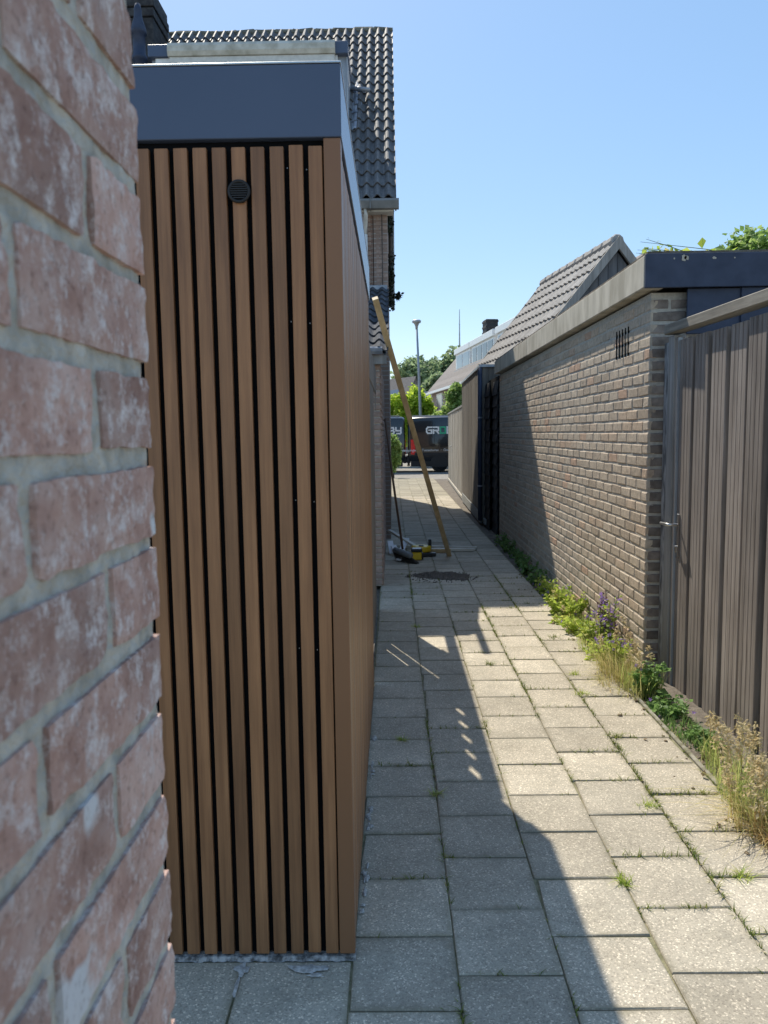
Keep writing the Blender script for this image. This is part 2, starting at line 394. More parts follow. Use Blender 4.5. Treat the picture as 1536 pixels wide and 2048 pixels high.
def tile_mesh(name, wd, ln, amp, mt, n=8, th=.014, lift=.022):
    def prof(t): return amp * (.5 + .5 * math.cos(2 * math.pi * (t - .3))) ** 1.2
    vs = []; fs = []
    for i in range(n + 1):
        t = i / n; zz = prof(t)
        vs += [(t * wd * 1.03, 0, zz + lift - th), (t * wd * 1.03, 0, zz + lift), (t * wd * 1.03, ln, zz)]
    for i in range(n):
        a = 3 * i
        fs += [(a, a + 3, a + 4, a + 1), (a + 1, a + 4, a + 5, a + 2)]
    b = MB(); b.add(vs, fs); return b.mesh(name, mt, recalc=False)

def leaves(mb, c, rad, n, size, flat=1.0, elong=1.4, up=.2, shell=.45):
    c = Vector(c)
    for _ in range(n):
        d = Vector((random.gauss(0, 1), random.gauss(0, 1), random.gauss(0, 1)))
        if d.length < .01: continue
        d.normalize(); r = shell + (1 - shell) * random.random() ** .6
        p = c + Vector((d.x * rad[0], d.y * rad[1], d.z * rad[2])) * r
        a = Vector((U(-1, 1), U(-1, 1), U(-.8, .5))).normalized(); nn = (Vector((U(-1, 1), U(-1, 1), U(-1, 1))) * flat + Vector((0, 0, up)) + d * .5)
        b = a.cross(nn)
        if b.length < .01: continue
        b.normalize(); s = size * U(.6, 1.3); q = a.cross(b) * s * .15
        mb.add([p, p + a * s * .5 * elong + b * s * .5 + q, p + a * s * elong, p + a * s * .5 * elong - b * s * .5 + q], [(0, 1, 2, 3)])
def blade(mb, p, h, lean, az, wd, droop=.6, seg=4):
    p = Vector(p); d = Vector((math.cos(az), math.sin(az), 0)); sd = Vector((-d.y, d.x, 0)); vs = []
    for i in range(seg + 1):
        t = i / seg; q = p + d * (lean * h * t ** (1 + droop)) + Vector((0, 0, h * (t - droop * .45 * lean * t * t)))
        wv = wd * (1 - t) ** .7 * .5
        if i < seg: vs += [q - sd * wv, q + sd * wv]
        else: vs.append(q)
    k = len(vs) - 1
    fs = [(2 * i, 2 * i + 1, 2 * i + 3, 2 * i + 2) for i in range(seg - 1)] + [(k - 2, k - 1, k)]
    mb.add(vs, fs)
    return q

# ------------------------------------------------------------------ ground, street, path
g_ = MB().add([(-400, -60, -.16), (400, -60, -.16), (400, 700, -.16), (-400, 700, -.16)], [(0, 1, 2, 3)])
tag(g_.build('ground', 'ground'), kind='structure')
tag(MB().box(-80, 80, 26.2, 40, -.3, -.05).build('street', 'road'), kind='structure')
tag(MB().box(-.6, 2.2, -2.0, 26.2, -.2, -.045).box(-3.0, -.6, -2, 2.3, -.2, -.045).build('soil_strip', 'soil'), kind='structure')
path = tag(MB().box(-.14, 1.372, -1.5, 26.15, -.15, -.008).box(-2.4, -.14, -1.5, 2.2, -.15, -.008).build('path', 'bed'), kind='structure')
slab_me = []
for _ in range(12):
    b = MB().box(-.1485, .1485, -.1485, .1485, -.05, 0, .0035); b.v = [(x + U(-.0015, .0015), y + U(-.0015, .0015), z + U(-.001, .001)) for x, y, z in b.v]
    for q in range(random.choice((0, 0, 0, 1))):
        cx, cy = random.choice((-1, 1)), random.choice((-1, 1)); e = U(.004, .012)
        b.v = [(x - cx * e * (z > -.02), y - cy * e * U(.3, 1) * (z > -.02), z) if x * cx > .14 and y * cy > .14 else (x, y, z) for x, y, z in b.v]
    slab_me.append(b.mesh('slab', 'slab'))
st = MB(); cnt = 0; cells = []
for k in range(5):
    xc = -.135 + .3 * k + .15
    y0 = 1.897 if k % 2 == 0 else 2.03
    r0 = -9
    y = y0 + .3025 * r0 + .15
    while y < 26:
        cells.append((y, xc)); y += .3025
for k in range(1, 8):
    for r in range(-9, 1):
        cells.append((1.94 + .3025 * r, -.135 - .315 * k + .1575))
cells.sort()
for y, xc in cells:
    mm = Matrix.Translation((xc + U(-.0015, .0015), y, U(-.002, .0015))) @ Matrix.Rotation(U(-.004, .004), 4, 'X') @ Matrix.Rotation(U(-.004, .004), 4, 'Y') @ Matrix.Rotation(U(-.005, .005), 4, 'Z')
    if xc < -.14: mm = mm @ Matrix.Scale(1.045, 4, (1, 0, 0))
    me = random.choice(slab_me)
    if 1.3 < y and cnt < 290 and (xc > -.8): inst('slab', me, mm, path); cnt += 1
    else: st.add([mm @ v.co for v in me.vertices], [tuple(p.vertices) for p in me.polygons])
tag(st.build('paving', 'slab', path), kind='stuff')
kerb = thing('edging_kerb', (1.39, 3.4, 0), 'thin concrete edging strip between the paving and the board gate', 'kerb')
for i in range(5):
    MB().box(1.376, 1.398, .6 + i * .8, 1.392 + i * .8, -.14, .0 + U(-.008, .002), .004).build('edging_piece', 'kerb', kerb)

# ------------------------------------------------------------------ storage shed
SX, SY, SZ = -.127, 2.103, 2.476
shed = thing('storage_shed', (-.7, 3.3, 0), 'brown slatted storage shed with slate blue fascia in the middle of the picture', 'shed')
MB().box(-1.75, SX - .022, SY + .022, 4.55, .0, 2.44).build('backing_panel', 'black', shed)
slat = MB().box(0, .0362, 0, .018, 0, 2.262, .0018).mesh('slat', 'slat')
x = -.1765 - .0362
k = 0
while x > -1.74:
    inst('slat', slat, Matrix.Translation((x + U(-.0006, .0006), SY + U(-.0004, .0004), .012 + (.003 if k == 1 else 0))), shed); x -= .05075; k += 1
MB().box(SX - .045, SX, SY - .001, SY + .055, .012, 2.2925, .002).build('corner_trim', 'trim', shed)
y = SY + .058
rot = Matrix.Rotation(R(90), 4, 'Z')
while y < 4.55:
    inst('slat', slat, Matrix.Translation((SX - .003 + U(-.0008, .0008), y, .012)) @ rot, shed); y += .0440
fas = MB().box(-1.78, SX + .003, SY - .004, 4.60, 2.2935, 2.476, .002).build('fascia', 'slate', shed)
MB().box(-1.782, SX + .005, SY - .006, 4.602, 2.4765, 2.482, .001).build('roof_edge', 'alu', fas)
MB().box(-1.7, SX - .06, SY + .1, 4.5, 2.4825, 2.487).build('roof_membrane', 'blackplastic', fas)
vent = MB().lathe([(.0285, 0), (.0305, -.007), (.0295, -.011), (.0235, -.012), (.0225, -.007)], (-.396, SY, 2.159), 28, 'y').build('vent_grille', 'vanlow', shed, True)
for i in range(7):
    zz = 2.159 - .0168 + i * .0056; hw = math.sqrt(max(.00001, .0225 ** 2 - (zz - 2.159) ** 2))
    MB().box(-.396 - hw, -.396 + hw, SY - .0125, SY - .008, zz - .0016, zz + .0016, .0005).build('vent_slat', 'blackplastic', vent)
for (xx, zz) in ((-.264, 2.225), (-.213, 2.22), (-.264, 1.825), (-.213, 1.82), (-.264, 1.34), (-.213, 1.335), (-.264, .92), (-.213, .915)):
    MB().lathe([(.0017, 0), (.0017, -.002)], (xx - .0065, SY + .0215, zz), 8, 'y').build('screw', 'galv', shed)
# mortar bed under the shed and smears
plinth = MB(); npl = 150
for i in range(npl + 1):
    xx = -1.6 + 1.475 * i / npl; q = noise.noise(Vector((xx * 30, 3, 1))); q2 = noise.noise(Vector((xx * 75, 9, 4)))
    f_ = SY - .006 - .010 * max(0, q + .5 + .5 * q2); hgt = .004 + .004 * q2 + .003 * q
    plinth.add([(xx, SY + .03, -.01), (xx, SY + .03, hgt + .002), (xx, f_ + .008, hgt + .002), (xx, f_, -.004)], [])
plinth.f = [(4 * i + k, 4 * i + 4 + k, 4 * i + 5 + k, 4 * i + 1 + k) for i in range(npl) for k in range(3)]
plinth.build('mortar_bed', 'mortar_dull', shed)
def smear(name, pts, label, rx=.02, ry=.03, n=14):
    b = MB()
    for (cx, cy, sx, sy) in pts:
        ph = [U(.55, 1.25) for _ in range(n)]
        ring = [(cx + sx * ph[i] * math.cos(2 * math.pi * i / n), cy + sy * ph[i] * math.sin(2 * math.pi * i / n), .0035) for i in range(n)]
        ring2 = [(cx + (q[0] - cx) * .5, cy + (q[1] - cy) * .5, .0065) for q in ring]
        b.add(ring + ring2 + [(cx, cy, .007)], [(i, (i + 1) % n, n + (i + 1) % n, n + i) for i in range(n)] + [(n + i, n + (i + 1) % n, 2 * n) for i in range(n)])
    return tag(b.build(name, 'mortar_white'), label, 'mortar', kind='stuff' if len(pts) > 4 else None)
smear('mortar_smear', [(-.26, 2.055, .055, .02), (-.235, 2.025, .025, .012)], 'pale mortar smear on the paving in front of the slatted shed')
smear('mortar_smear', [(SX + .010 + abs(random.gauss(0, .008)), yc + random.gauss(0, .05), U(.003, .011), U(.006, .03)) for yc in (2.42, 2.47, 2.86, 2.92, 3.4, 3.7) for _ in range(6)], 'white mortar crumbs along the long side of the slatted shed')
smear('mortar_smear', [(-.448, 2.05, .022, .028), (-.45, 1.97, .008, .045)], 'pale mortar in the paving joint nearest the foreground brick wall')

# ------------------------------------------------------------------ foreground brick wall
FX, FY = -.189, .600
fw = tag(MB().box(-.42, FX - .0045, -1.0, FY - .0045, 0, 2.65).build('brick_wall', 'mortar_near'), 'rough red brick wall corner close to the camera at the left edge', 'wall')
mg = MB(); ny_, nz_ = 60, 150
for i in range(ny_ + 1):
    for j in range(nz_ + 1):
        p = Vector((FX, .18 + (FY - .004 - .18) * i / ny_, 1.0 + 1.0 * j / nz_)); e = noise.noise(p * 22) * .0016 + noise.noise(p * 75) * .0011 + noise.noise(p * 190) * .0006
        mg.v.append((FX - .0022 + e, p.y, p.z))
mg.f = [(i * (nz_ + 1) + j, (i + 1) * (nz_ + 1) + j, (i + 1) * (nz_ + 1) + j + 1, i * (nz_ + 1) + j + 1) for i in range(ny_) for j in range(nz_)]
mg.build('mortar_joints', 'mortar_near', fw, True)
def near_brick(y0, y1, z0, z1, hi=True):
    if hi:
        nx, ny, nz = 3, max(5, int((y1 - y0) / .0075)), 8
        bm = bmesh.new()
        vs = {}
        D = .1
        seed = Vector((U(0, 50), U(0, 50), U(0, 50)))
        # front (x+), end (y+), top, bottom and back-end shells as one rounded grid
        def disp(p):
            e = noise.noise(p * 9 + seed) * .0010 + noise.noise(p * 40 + seed) * .0014 + noise.noise(p * 110 + seed) * .0013
            return e
        rows = []
        def surf(pts, na, nb, nrm):
            grid = []
            for i in range(na + 1):
                for j in range(nb + 1):
                    a = i / na; b_ = j / nb
                    p = pts[0].lerp(pts[1], a).lerp(pts[2].lerp(pts[3], a), b_)
                    key = (round(p.x, 5), round(p.y, 5), round(p.z, 5))
                    if key not in vs:
                        q = p.copy()
                        c = Vector((-.05 + FX, (y0 + y1) / 2, (z0 + z1) / 2))
                        # round the arrises
                        ex = min(abs(q.y - y0), abs(q.y - y1)); ez = min(abs(q.z - z0), abs(q.z - z1)); fx = FX - q.x
                        k1 = max(0, .002 - ex); k2 = max(0, .002 - ez); k3 = max(0, .002 - fx)
                        if fx < .004: q.x -= (k1 ** 2 + k2 ** 2) / .008 * .9
                        if ex < 1e-4: q.y += (1 if q.y < c.y else -1) * (k3 ** 2 + k2 ** 2) / .008 * .9
                        if ez < 1e-4: q.z += (1 if q.z < c.z else -1) * (k3 ** 2 + k1 ** 2) / .008 * .9
                        d = disp(p); o = Vector((1 if fx < .004 else 0, (1 if p.y > c.y else -1) if ex < 1e-4 else 0, (1 if p.z > c.z else -1) if ez < 1e-4 else 0))
                        q += o * (d if fx < .004 or ex < 1e-4 else d)
                        vs[key] = bm.verts.new(q)
                    grid.append(vs[key])
            for i in range(na):
                for j in range(nb):
                    try: bm.faces.new((grid[i * (nb + 1) + j], grid[(i + 1) * (nb + 1) + j], grid[(i + 1) * (nb + 1) + j + 1], grid[i * (nb + 1) + j + 1]))
                    except ValueError: pass
        V = Vector; xa, xb = FX - D, FX
        nd = 10
        surf([V((xb, y0, z0)), V((xb, y1, z0)), V((xb, y0, z1)), V((xb, y1, z1))], ny, nz, 0)
        surf([V((xa, y1, z0)), V((xb, y1, z0)), V((xa, y1, z1)), V((xb, y1, z1))], nd, nz, 0)
        surf([V((xa, y0, z1)), V((xb, y0, z1)), V((xa, y1, z1)), V((xb, y1, z1))], nd, ny, 0)
        surf([V((xa, y0, z0)), V((xb, y0, z0)), V((xa, y1, z0)), V((xb, y1, z0))], nd, ny, 0)
        surf([V((xa, y0, z0)), V((xb, y0, z0)), V((xa, y0, z1)), V((xb, y0, z1))], nd, nz, 0)
        bmesh.ops.recalc_face_normals(bm, faces=bm.faces)
        c0 = Vector((FX, (y0 + y1) / 2, (z0 + z1) / 2))
        bmesh.ops.translate(bm, verts=bm.verts, vec=-c0)
        me = bpy.data.meshes.new('brick'); bm.to_mesh(me); bm.free(); me.materials.append(M['brick_near'])
        me.polygons.foreach_set('use_smooth', [True] * len(me.polygons)); me.set_sharp_from_angle(angle=R(32))
        inst('brick', me, Matrix.Translation(c0 + Vector((U(.0, .0015), 0, 0))) @ Matrix.Rotation(U(-.012, .012), 4, 'X'), fw)
    else:
        lo.box(FX - .1, FX, y0, y1, z0, z1, .006)
lo = MB()
P_ = .06645
for c in range(-23, 17):
    zb = 1.5043 + c * P_; z0, z1 = zb + .006, zb + P_ - .006
    z0 = max(z0, .0)
    vis = 1.02 < z1 and z0 < 1.95
    ys = []
    e = FY + U(-.003, .003)
    if c % 2 == 0: ys.append((e - .097, e)); nxt = e - .097 - .013
    else: ys.append((e - .202, e)); nxt = e - .202 - .013
    while nxt > -.9:
        ys.append((nxt - .205, nxt)); nxt -= .218
    for (a, b_) in ys: near_brick(a + U(-.002, .002), b_, z0 + U(-.0015, .0015), z1 + U(-.0015, .0015), vis and b_ > .25)
tag(lo.build('brickwork', 'brick_near', fw), kind='stuff')

# ------------------------------------------------------------------ fence between shed and lean-to
fence = thing('board_fence', (-.17, 5.6, 0), 'low brown board fence half hidden behind the slatted shed', 'fence')
def fb(y0, y1, z0, z1): MB().box(-.167, -.155, y0, y1, z0, z1, .002).build('board', 'larch', fence)
ys = [4.66 + .19 * i for i in range(11)]
for i in range(10):
    y0, y1 = ys[i], ys[i + 1]
    if i == 4: fb(y0, y1 - .046, .345, .88); fb(y0, y1, 0, .34); fb(y0, y1, .885, 1.74)
    elif i == 6: fb(y0 + .044, y1, .46, 1.55); fb(y0, y1, 0, .455); fb(y0, y1, 1.555, 1.74)
    else: fb(y0 + .0005, y1 - .0005, 0, 1.74)
MB().box(-.168, -.152, 4.66, 7.52, 1.90, 2.13, .004).build('top_rail', 'larch', fence)
for y in ys + [7.46]:
    MB().box(-.166, -.157, y + .07 if y < 5.6 else y, y + .19 if y < 6.4 else y + .05, 1.743, 1.897).build('batten', 'larch', fence)

# ------------------------------------------------------------------ lean-to with tiled roof
PX, PY = -.107, 7.6
lean = thing('lean_to', (-.6, 9.2, 0), 'brick lean-to with dark wavy tile roof behind the slatted shed', 'building')
lw = MB().box(-2.6, PX - .012, PY + .012, 11.0, 0, 2.2).build('wall', 'mortar', lean)
lay_bricks(lw, (PX - .66, PY, 0.01), (1, 0, 0), (0, -1, 0), .66, 34, .21, .053, .0645, .011, 'brick_house', None, .05)
lay_bricks(lw, (PX, PY + .012, 0.01), (0, 1, 0), (1, 0, 0), 3.4, 34, .21, .053, .0645, .011, 'brick_house', 120, .05)
ez, ry, rz = 2.285, 10.98, 3.50
MB().box(-2.6, PX + .058, 7.50, 7.525, 2.185, 2.272, .003).build('fascia_board', 'gatewood_dark', lean)
MB().prism([(7.527, 2.19), (7.527, 2.27), (10.98, rz - .03), (10.98, rz - .16)], 'x', PX + .03, PX + .056).build('verge_board', 'gatewood_dark', lean)
gp_ = [(7.43, 2.30), (7.425, 2.33), (7.44, 2.345), (7.45, 2.335), (7.50, 2.335), (7.51, 2.345), (7.51, 2.29), (7.45, 2.275)]
MB().prism(gp_, 'x', -2.6, PX + .02).build('gutter', 'lead', lean)
ang = math.atan2(rz - ez, ry - 7.5); Ls = math.hypot(rz - ez, ry - 7.5)
uu = Vector((1, 0, 0)); vv = Vector((0, math.cos(ang), math.sin(ang))); nn = Vector((0, -math.sin(ang), math.cos(ang)))
lr = MB().add([(-2.6, 7.5, ez), (PX + .05, 7.5, ez), (PX + .05, ry, rz), (-2.6, ry, rz)], [(0, 1, 2, 3)]).build('roof', 'blackplastic', lean)
ga = Ls / 11.0
tm = tile_mesh('tile', .128, ga * 1.12, .04, 'tile_lean', 8)
for r in range(11):
    for c in range(6):
        o = Vector((PX + .075 - .128 * (c + 1), 7.46, ez - .005)) + vv * (r * ga) + nn * .012
        inst('tile', tm, frame(o, uu, vv, nn) @ Matrix.Rotation(U(-.01, .01), 4, 'Z'), lr)
MB().box(-2.6, PX + .06, 10.93, 10.99, rz - .02, rz + .07, .01).build('flashing', 'lead', lean)

# ------------------------------------------------------------------ house
HX = -.04
house = thing('house', (-3, 14.5, 0), 'tall brick house with steep dark tile roof and dormer behind the slatted shed', 'house')
EY, EZ, AR = 10.92, 4.70, R(46)
RY = 14.9; RZ = EZ + (RY - EY) * math.tan(AR)
BY = 2 * RY - EY
fwall = MB().box(-7, HX - .2, 11.05 + .01, BY - .2, 0, EZ).build('front_wall', 'house_brick', house)
lay_bricks(fwall, (-.92, 11.05, 3.42), (1, 0, 0), (0, -1, 0), .69, 20, .21, .053, .0645, .011, 'brick_house', None, .04)
MB().prism([(11.05, 0), (11.05, EZ), (RY, RZ - .15), (BY - .2, EZ), (BY - .2, 0)], 'x', HX - .19, HX).build('gable_wall', 'house_brick_y', house)
lay_bricks(fwall, (-.20, 11.048, 3.50), (1, 0, 0), (0, -1, 0), .16, 18, .105, .053, .0645, .011, 'brick_house', None, .03)
u3 = Vector((1, 0, 0)); v3 = Vector((0, math.cos(AR), math.sin(AR))); n3 = Vector((0, -math.sin(AR), math.cos(AR)))
roof = MB().prism([(EY, EZ - .02), (RY, RZ - .02), (BY, EZ - .02), (BY, EZ - .12), (RY, RZ - .14), (EY, EZ - .12)], 'x', -7, .07).build('roof', 'blackplastic', house)
LS = (RY - EY) / math.cos(AR); NR = 18; gz = LS / NR
tp = .148
tm = tile_mesh('tile', tp, gz * 1.13, .060, 'tile', 8, .016, .03)
stt = MB()
for r in range(NR):
    for c in range(46):
        o = Vector((.085 - tp * (c + 1), EY - .05, EZ - .03)) + v3 * (r * gz) + n3 * .02
        yy = o.y
        mm = frame(o, u3, v3, n3) @ Matrix.Rotation(U(-.012, .012), 4, 'Z') @ Matrix.Rotation(U(-.012, .012), 4, 'Y')
        if c < 7 or (25 < c < 31 and r > 10): inst('tile', tm, mm, roof)
        elif not (5 < c < 26 and 6 < r < 16): stt.add([mm @ v.co for v in tm.vertices], [tuple(p.vertices) for p in tm.polygons])
tag(stt.build('tiling', 'tile', roof, recalc=False), kind='stuff')
for i in range(20):
    b = MB().lathe([(.09, 0), (.10, .05), (.095, .36), (.085, .37)], (0, 0, 0), 12, 'x')
    b.v = [(x + U(-.012, .012), y + U(-.012, .012), z * .8 + U(-.015, .015)) for x, y, z in b.v]
    inst('ridge_tile', b.mesh('ridge_tile', 'moss_ridge'), Matrix.Translation((.08 - .36 * (i + 1), RY, RZ + .0)), roof)
MB().prism([(EY - .05, EZ - .16), (RY, RZ - .18), (RY, RZ + .03), (EY - .05, EZ - .02)], 'x', .072, .092).build('bargeboard', 'gutter', house)
MB().prism([(BY + .05, EZ - .16), (RY, RZ - .18), (RY, RZ + .03), (BY + .05, EZ - .02)], 'x', .072, .092).build('bargeboard', 'gutter', house)
gq = [(EY - .17, EZ - .05), (EY - .16, EZ - .02), (EY - .15, EZ - .05), (EY - .04, EZ - .05), (EY - .04, EZ - .14), (EY - .13, EZ - .14)]
MB().prism(gq, 'x', -7, .125).build('gutter', 'gutter', house)
MB().box(-.27, -.255, EY - .18, EY - .03, EZ - .155, EZ - .015).build('gutter_bracket', 'gutter', house)
MB().box(-7, .05, EY - .035, 11.1, EZ - .16, EZ - .13).build('soffit', 'pvc', house)
MB().tube([(-.33, EY - .09, EZ - .13), (-.33, EY - .09, EZ - .22), (-.345, 10.98, EZ - .34), (-.345, 10.98, EZ - .46)], .032, 10).build('downpipe_elbow', 'pvc', house, True)
MB().tube([(-.345, 10.98, EZ - .44), (-.345, 10.98, 3.5)], .035, 10).build('downpipe', 'white', house, True)
MB().tube([(-.112, 11.03, EZ - .15), (-.112, 11.03, 3.52)], .006, 6).build('cable', 'blackplastic', house)
# dormer
DX0, DX1, DY = -3.62, -.60, 12.27
roofz = lambda y: EZ + (y - EY) * math.tan(AR)
dz1 = 7.40; yb = EY + (dz1 - EZ) / math.tan(AR)
dorm = MB().prism([(DY + .05, roofz(DY + .05) - .05), (yb - .1, dz1 - .15), (DY + .05, dz1 - .15)], 'x', DX0 + .03, DX1 - .03).build('dormer', 'zinc', house)
MB().box(DX0, DX1, DY - .06, yb + .1, dz1 - .18, dz1, .008).build('dormer_fascia', 'slate', dorm)
MB().box(DX0 + .1, DX1 - .16, DY - .02, DY + .049, roofz(DY), dz1 - .185, .004).build('window_frame', 'white', dorm)
MB().box(DX0 + .2, DX1 - .28, DY - .03, DY - .022, roofz(DY) + .1, dz1 - .3).build('pane', 'paneglass', dorm)
rs = [(DY - .062, 7.395), (DY - .13, 7.38), (DY - .16, 7.33), (DY - .165, 7.25), (DY - .14, 7.19), (DY - .062, 7.185)]
MB().prism(rs, 'x', DX0 + .32, DX1 - .19).build('roller_shutter_box', 'cream', dorm)
MB().box(DX0 + .34, DX1 - .2, DY - .12, DY - .065, 7.0, 7.184, .004).build('shutter_guide', 'pvc', dorm)
MB().prism([(DY + .02, roofz(DY) + .02), (yb - .25, dz1 - .2), (DY + .02, dz1 - .2)], 'x', DX1 - .029, DX1 - .012).build('cheek', 'zinc', dorm)
for i in range(6):
    t0, t1 = i / 6, (i + 1) / 6 + .02
    a = Vector((DX1 - .02, DY - .05, roofz(DY - .05))).lerp(Vector((DX1 - .02, yb - .2, roofz(yb - .2))), t0); b_ = Vector((DX1 - .02, DY - .05, roofz(DY - .05))).lerp(Vector((DX1 - .02, yb - .2, roofz(yb - .2))), t1)
    fl = MB(); nsg = 6
    for s in range(nsg + 1):
        xx = .20 * s / nsg; off = .075 + .018 * math.cos(2 * math.pi * (xx / tp + .2)) + U(-.006, .006)
        fl.add([a + Vector((xx, 0, 0)) + n3 * (off + .012), b_ + Vector((xx, 0, 0)) + n3 * off], [])
    fl.f = [(2 * s, 2 * s + 2, 2 * s + 3, 2 * s + 1) for s in range(nsg)]
    fl.build('lead_flashing', 'lead', dorm, recalc=False)
MB().tube([(DX1 + .01, 13.0, 7.05), (DX1 + .3, 12.9, 6.98)], .035, 8).build('overflow_pipe', 'lead', dorm, True)
# chimney and flue
ch = MB().box(-5.0, -3.95, 13.7, 14.5, 7.4, 8.55, .01).build('chimney', 'chimney', house)
for i in range(3): MB().box(-5.03 - .02 * (i % 2), -3.93 + .02 * (i % 2), 13.67 - .02 * (i % 2), 14.53 + .02 * (i % 2), 8.56 + i * .15, 8.695 + i * .15, .01).build('chimney_band', 'chimney', ch)
MB().lathe([(.10, 6.9), (.10, 7.55), (.12, 7.56), (.12, 7.62), (.10, 7.63), (.10, 7.95), (.125, 7.96), (.125, 8.02), (.07, 8.2), (.06, 8.3), (.065, 8.32), (.04, 8.42)], (-4.0, 13.05, 0), 14).build('flue_pipe', 'navy', house, True)

ivy = thing('climbing_plant', (0, 13, 0), 'dark ivy climbing the gable edge of the tall brick house', 'plant')
MB().tube([(.0, 13.6, 3.8), (.02, 13.6, 5.9)], .03, 8).build('stem', 'bark', ivy)
lm = MB()
for i in range(60):
    z = U(3.72, 6.1); leaves(lm, (.005 + U(-.03, .03) * (z > 4.1), 13.6 + U(-.3, .3), z), (.035, .12, .10), 26, .04)
for i in range(8): leaves(lm, (.10, 13.5, 3.86 + U(-.03, .03)), (.08, .1, .04), 10, .05)
lm.build('foliage', 'leaf_dark', ivy)

# ------------------------------------------------------------------ right garage
GX, GY, GE = 1.60, 4.87, 11.62
gar = thing('brick_garage', (3, 8, 0), 'sunlit rough brick garage wall with concrete roof edge along the right of the path', 'garage')
gw = MB().box(GX + .005, 4.6, GY + .005, GE, -.1, 2.36).build('wall', 'mortar', gar)
def slot(x0, x1, z):
    return x0 < .74 and x1 > .44 and 1.99 < z < 2.2
def slot2(x0, x1, z): return slot(x0, x1, z)
lay_bricks(gw, (GX, GY + .002, -.05), (0, 1, 0), (-1, 0, 0), GE - GY, 32, .21, .062, .0745, .011, 'brick', 296, .05, -.05, .0042, ch=.006)
lay_bricks(gw, (GX + .014, GY, -.05), (1, 0, 0), (0, -1, 0), 1.1, 32, .21, .062, .0745, .011, 'brick_shaded', None, .05, -.05, .004, ch=.008)
for i in range(5):
    MB().box(GX - .006, GX + .004, 5.30 + i * .068, 5.305 + i * .068, 2.02, 2.215).build('vent_slot', 'black', gar)
MB().box(1.53, 1.66, 8.86, GE + .02, 2.378, 2.566, .006).build('coping', 'coping', gar)
MB().box(1.53, 1.66, 4.786, 8.855, 2.376, 2.568, .006).build('coping', 'coping', gar)
ff = MB().box(1.532, 4.8, 4.76, 4.785, 2.372, 2.572, .003).build('front_fascia', 'navy', gar)
b = MB()
for (xx, s) in ((1.757, .022), (1.775, .016), (1.94, .012), (2.06, .006), (1.70, .006)):
    n = 8; ring = [(xx + s * U(.5, 1.2) * math.cos(2 * math.pi * i / n), 4.758, 2.54 + s * U(.5, 1.2) * math.sin(2 * math.pi * i / n) * .9) for i in range(n)]
    b.add(ring, [tuple(range(n))])
b.build('peeled_paint', 'coping', ff)
MB().box(1.55, 4.8, 4.787, GE, 2.575, 2.59).build('roof', 'soil', gar)
MB().box(1.80, 4.6, 4.80, 4.815, 2.1, 2.37, .003).build('painted_panel', 'navy', gar)
MB().box(2.12, 4.6, 4.785, 4.798, 2.06, 2.37, .003).build('painted_panel', 'navy', gar)

# ------------------------------------------------------------------ gate on the right
gate = thing('board_gate', (1.72, 4.1, -.1), 'weathered grooved board gate at the right edge of the picture', 'gate')
gd = Vector((.0355, -1, 0)).normalized(); gn = Vector((-1, -.0355, 0)).normalized(); G0 = Vector((1.70, 4.70, 0)); ZV = Vector((0, 0, 1))
GF = frame(G0, gd, gn, ZV)
def board_prof(wd):
    pts = [(0, 0)]; g = wd / 4
    for i in range(1, 4): pts += [(g * i - .003, 0), (g * i - .0018, -.009), (g * i + .0018, -.009), (g * i + .003, 0)]
    return [(0, -.034)] + [(0, -.003), (.003, 0)] + pts[1:] + [(wd - .003, 0), (wd, -.003), (wd, -.034)]
bp = board_prof(.192)
def gboard(x0, wd, z0, z1, off):
    b = MB(); b.prism(board_prof(wd), 'z', z0, z1)
    return inst('board', b.mesh('board', 'gatewood'), GF @ Matrix.Translation((x0, off, 0)), gate)
gboard(.075, .166, -.13, 2.045, .0)
for i in range(5): gboard(.283 + i * .2085, .166, -.125 - U(0, .012), 2.05 - U(0, .01), U(-.002, .004) + (.012 if i == 3 else 0))
MB().box(0.03, 1.42, -.05, -.0345, -.1, 2.03, M4=GF).build('back_panel', 'black', gate)
MB().box(-.06, .028, -.05, .02, -.16, 2.08, .004, M4=GF).build('frame_post', 'gatewood_dark', gate)
MB().box(.029, .07, -.03, .008, -.16, 2.065, .003, M4=GF).build('frame_stile', 'gatewood', gate)
MB().box(.0705, .0735, -.01, .014, -.1, 2.06, M4=GF).build('seal_strip', 'zinc', gate)
MB().box(-.07, 1.62, -.04, .045, 2.09, 2.15, .005, M4=GF).build('top_beam', 'beamtop', gate)
hp = MB().box(.098, .128, .001, .009, .76, 1.02, .003, M4=GF).build('handle_plate', 'steel', gate)
MB().tube([GF @ Vector((.113, .006, .955)), GF @ Vector((.113, .06, .955)), GF @ Vector((.105, .064, .955)), GF @ Vector((.0, .066, .953))], [.008, .009, .010, .009], 10).build('lever', 'steel', hp, True)
MB().lathe([(.009, 0), (.009, .022)], (0, 0, 0), 12, 'y')
MB().box(.105, .121, .009, .022, .79, .83, .004, M4=GF).build('lock_cylinder', 'steel', hp)
cp = tag(MB().box(-.085, .06, -.05, .055, -.2, 2.0, .008, M4=frame(G0 + gd * 1.42, gd, gn, ZV)).build('concrete_post', 'concrete_post'), 'grey concrete post closing the board gate at the right edge', 'post')
wp = tag(MB().box(-.155, -.068, -.06, .008, -.16, 2.05, .006, M4=GF).build('mouldy_post', 'mouldy'), 'blotchy grey post between the brick garage and the board gate', 'post')

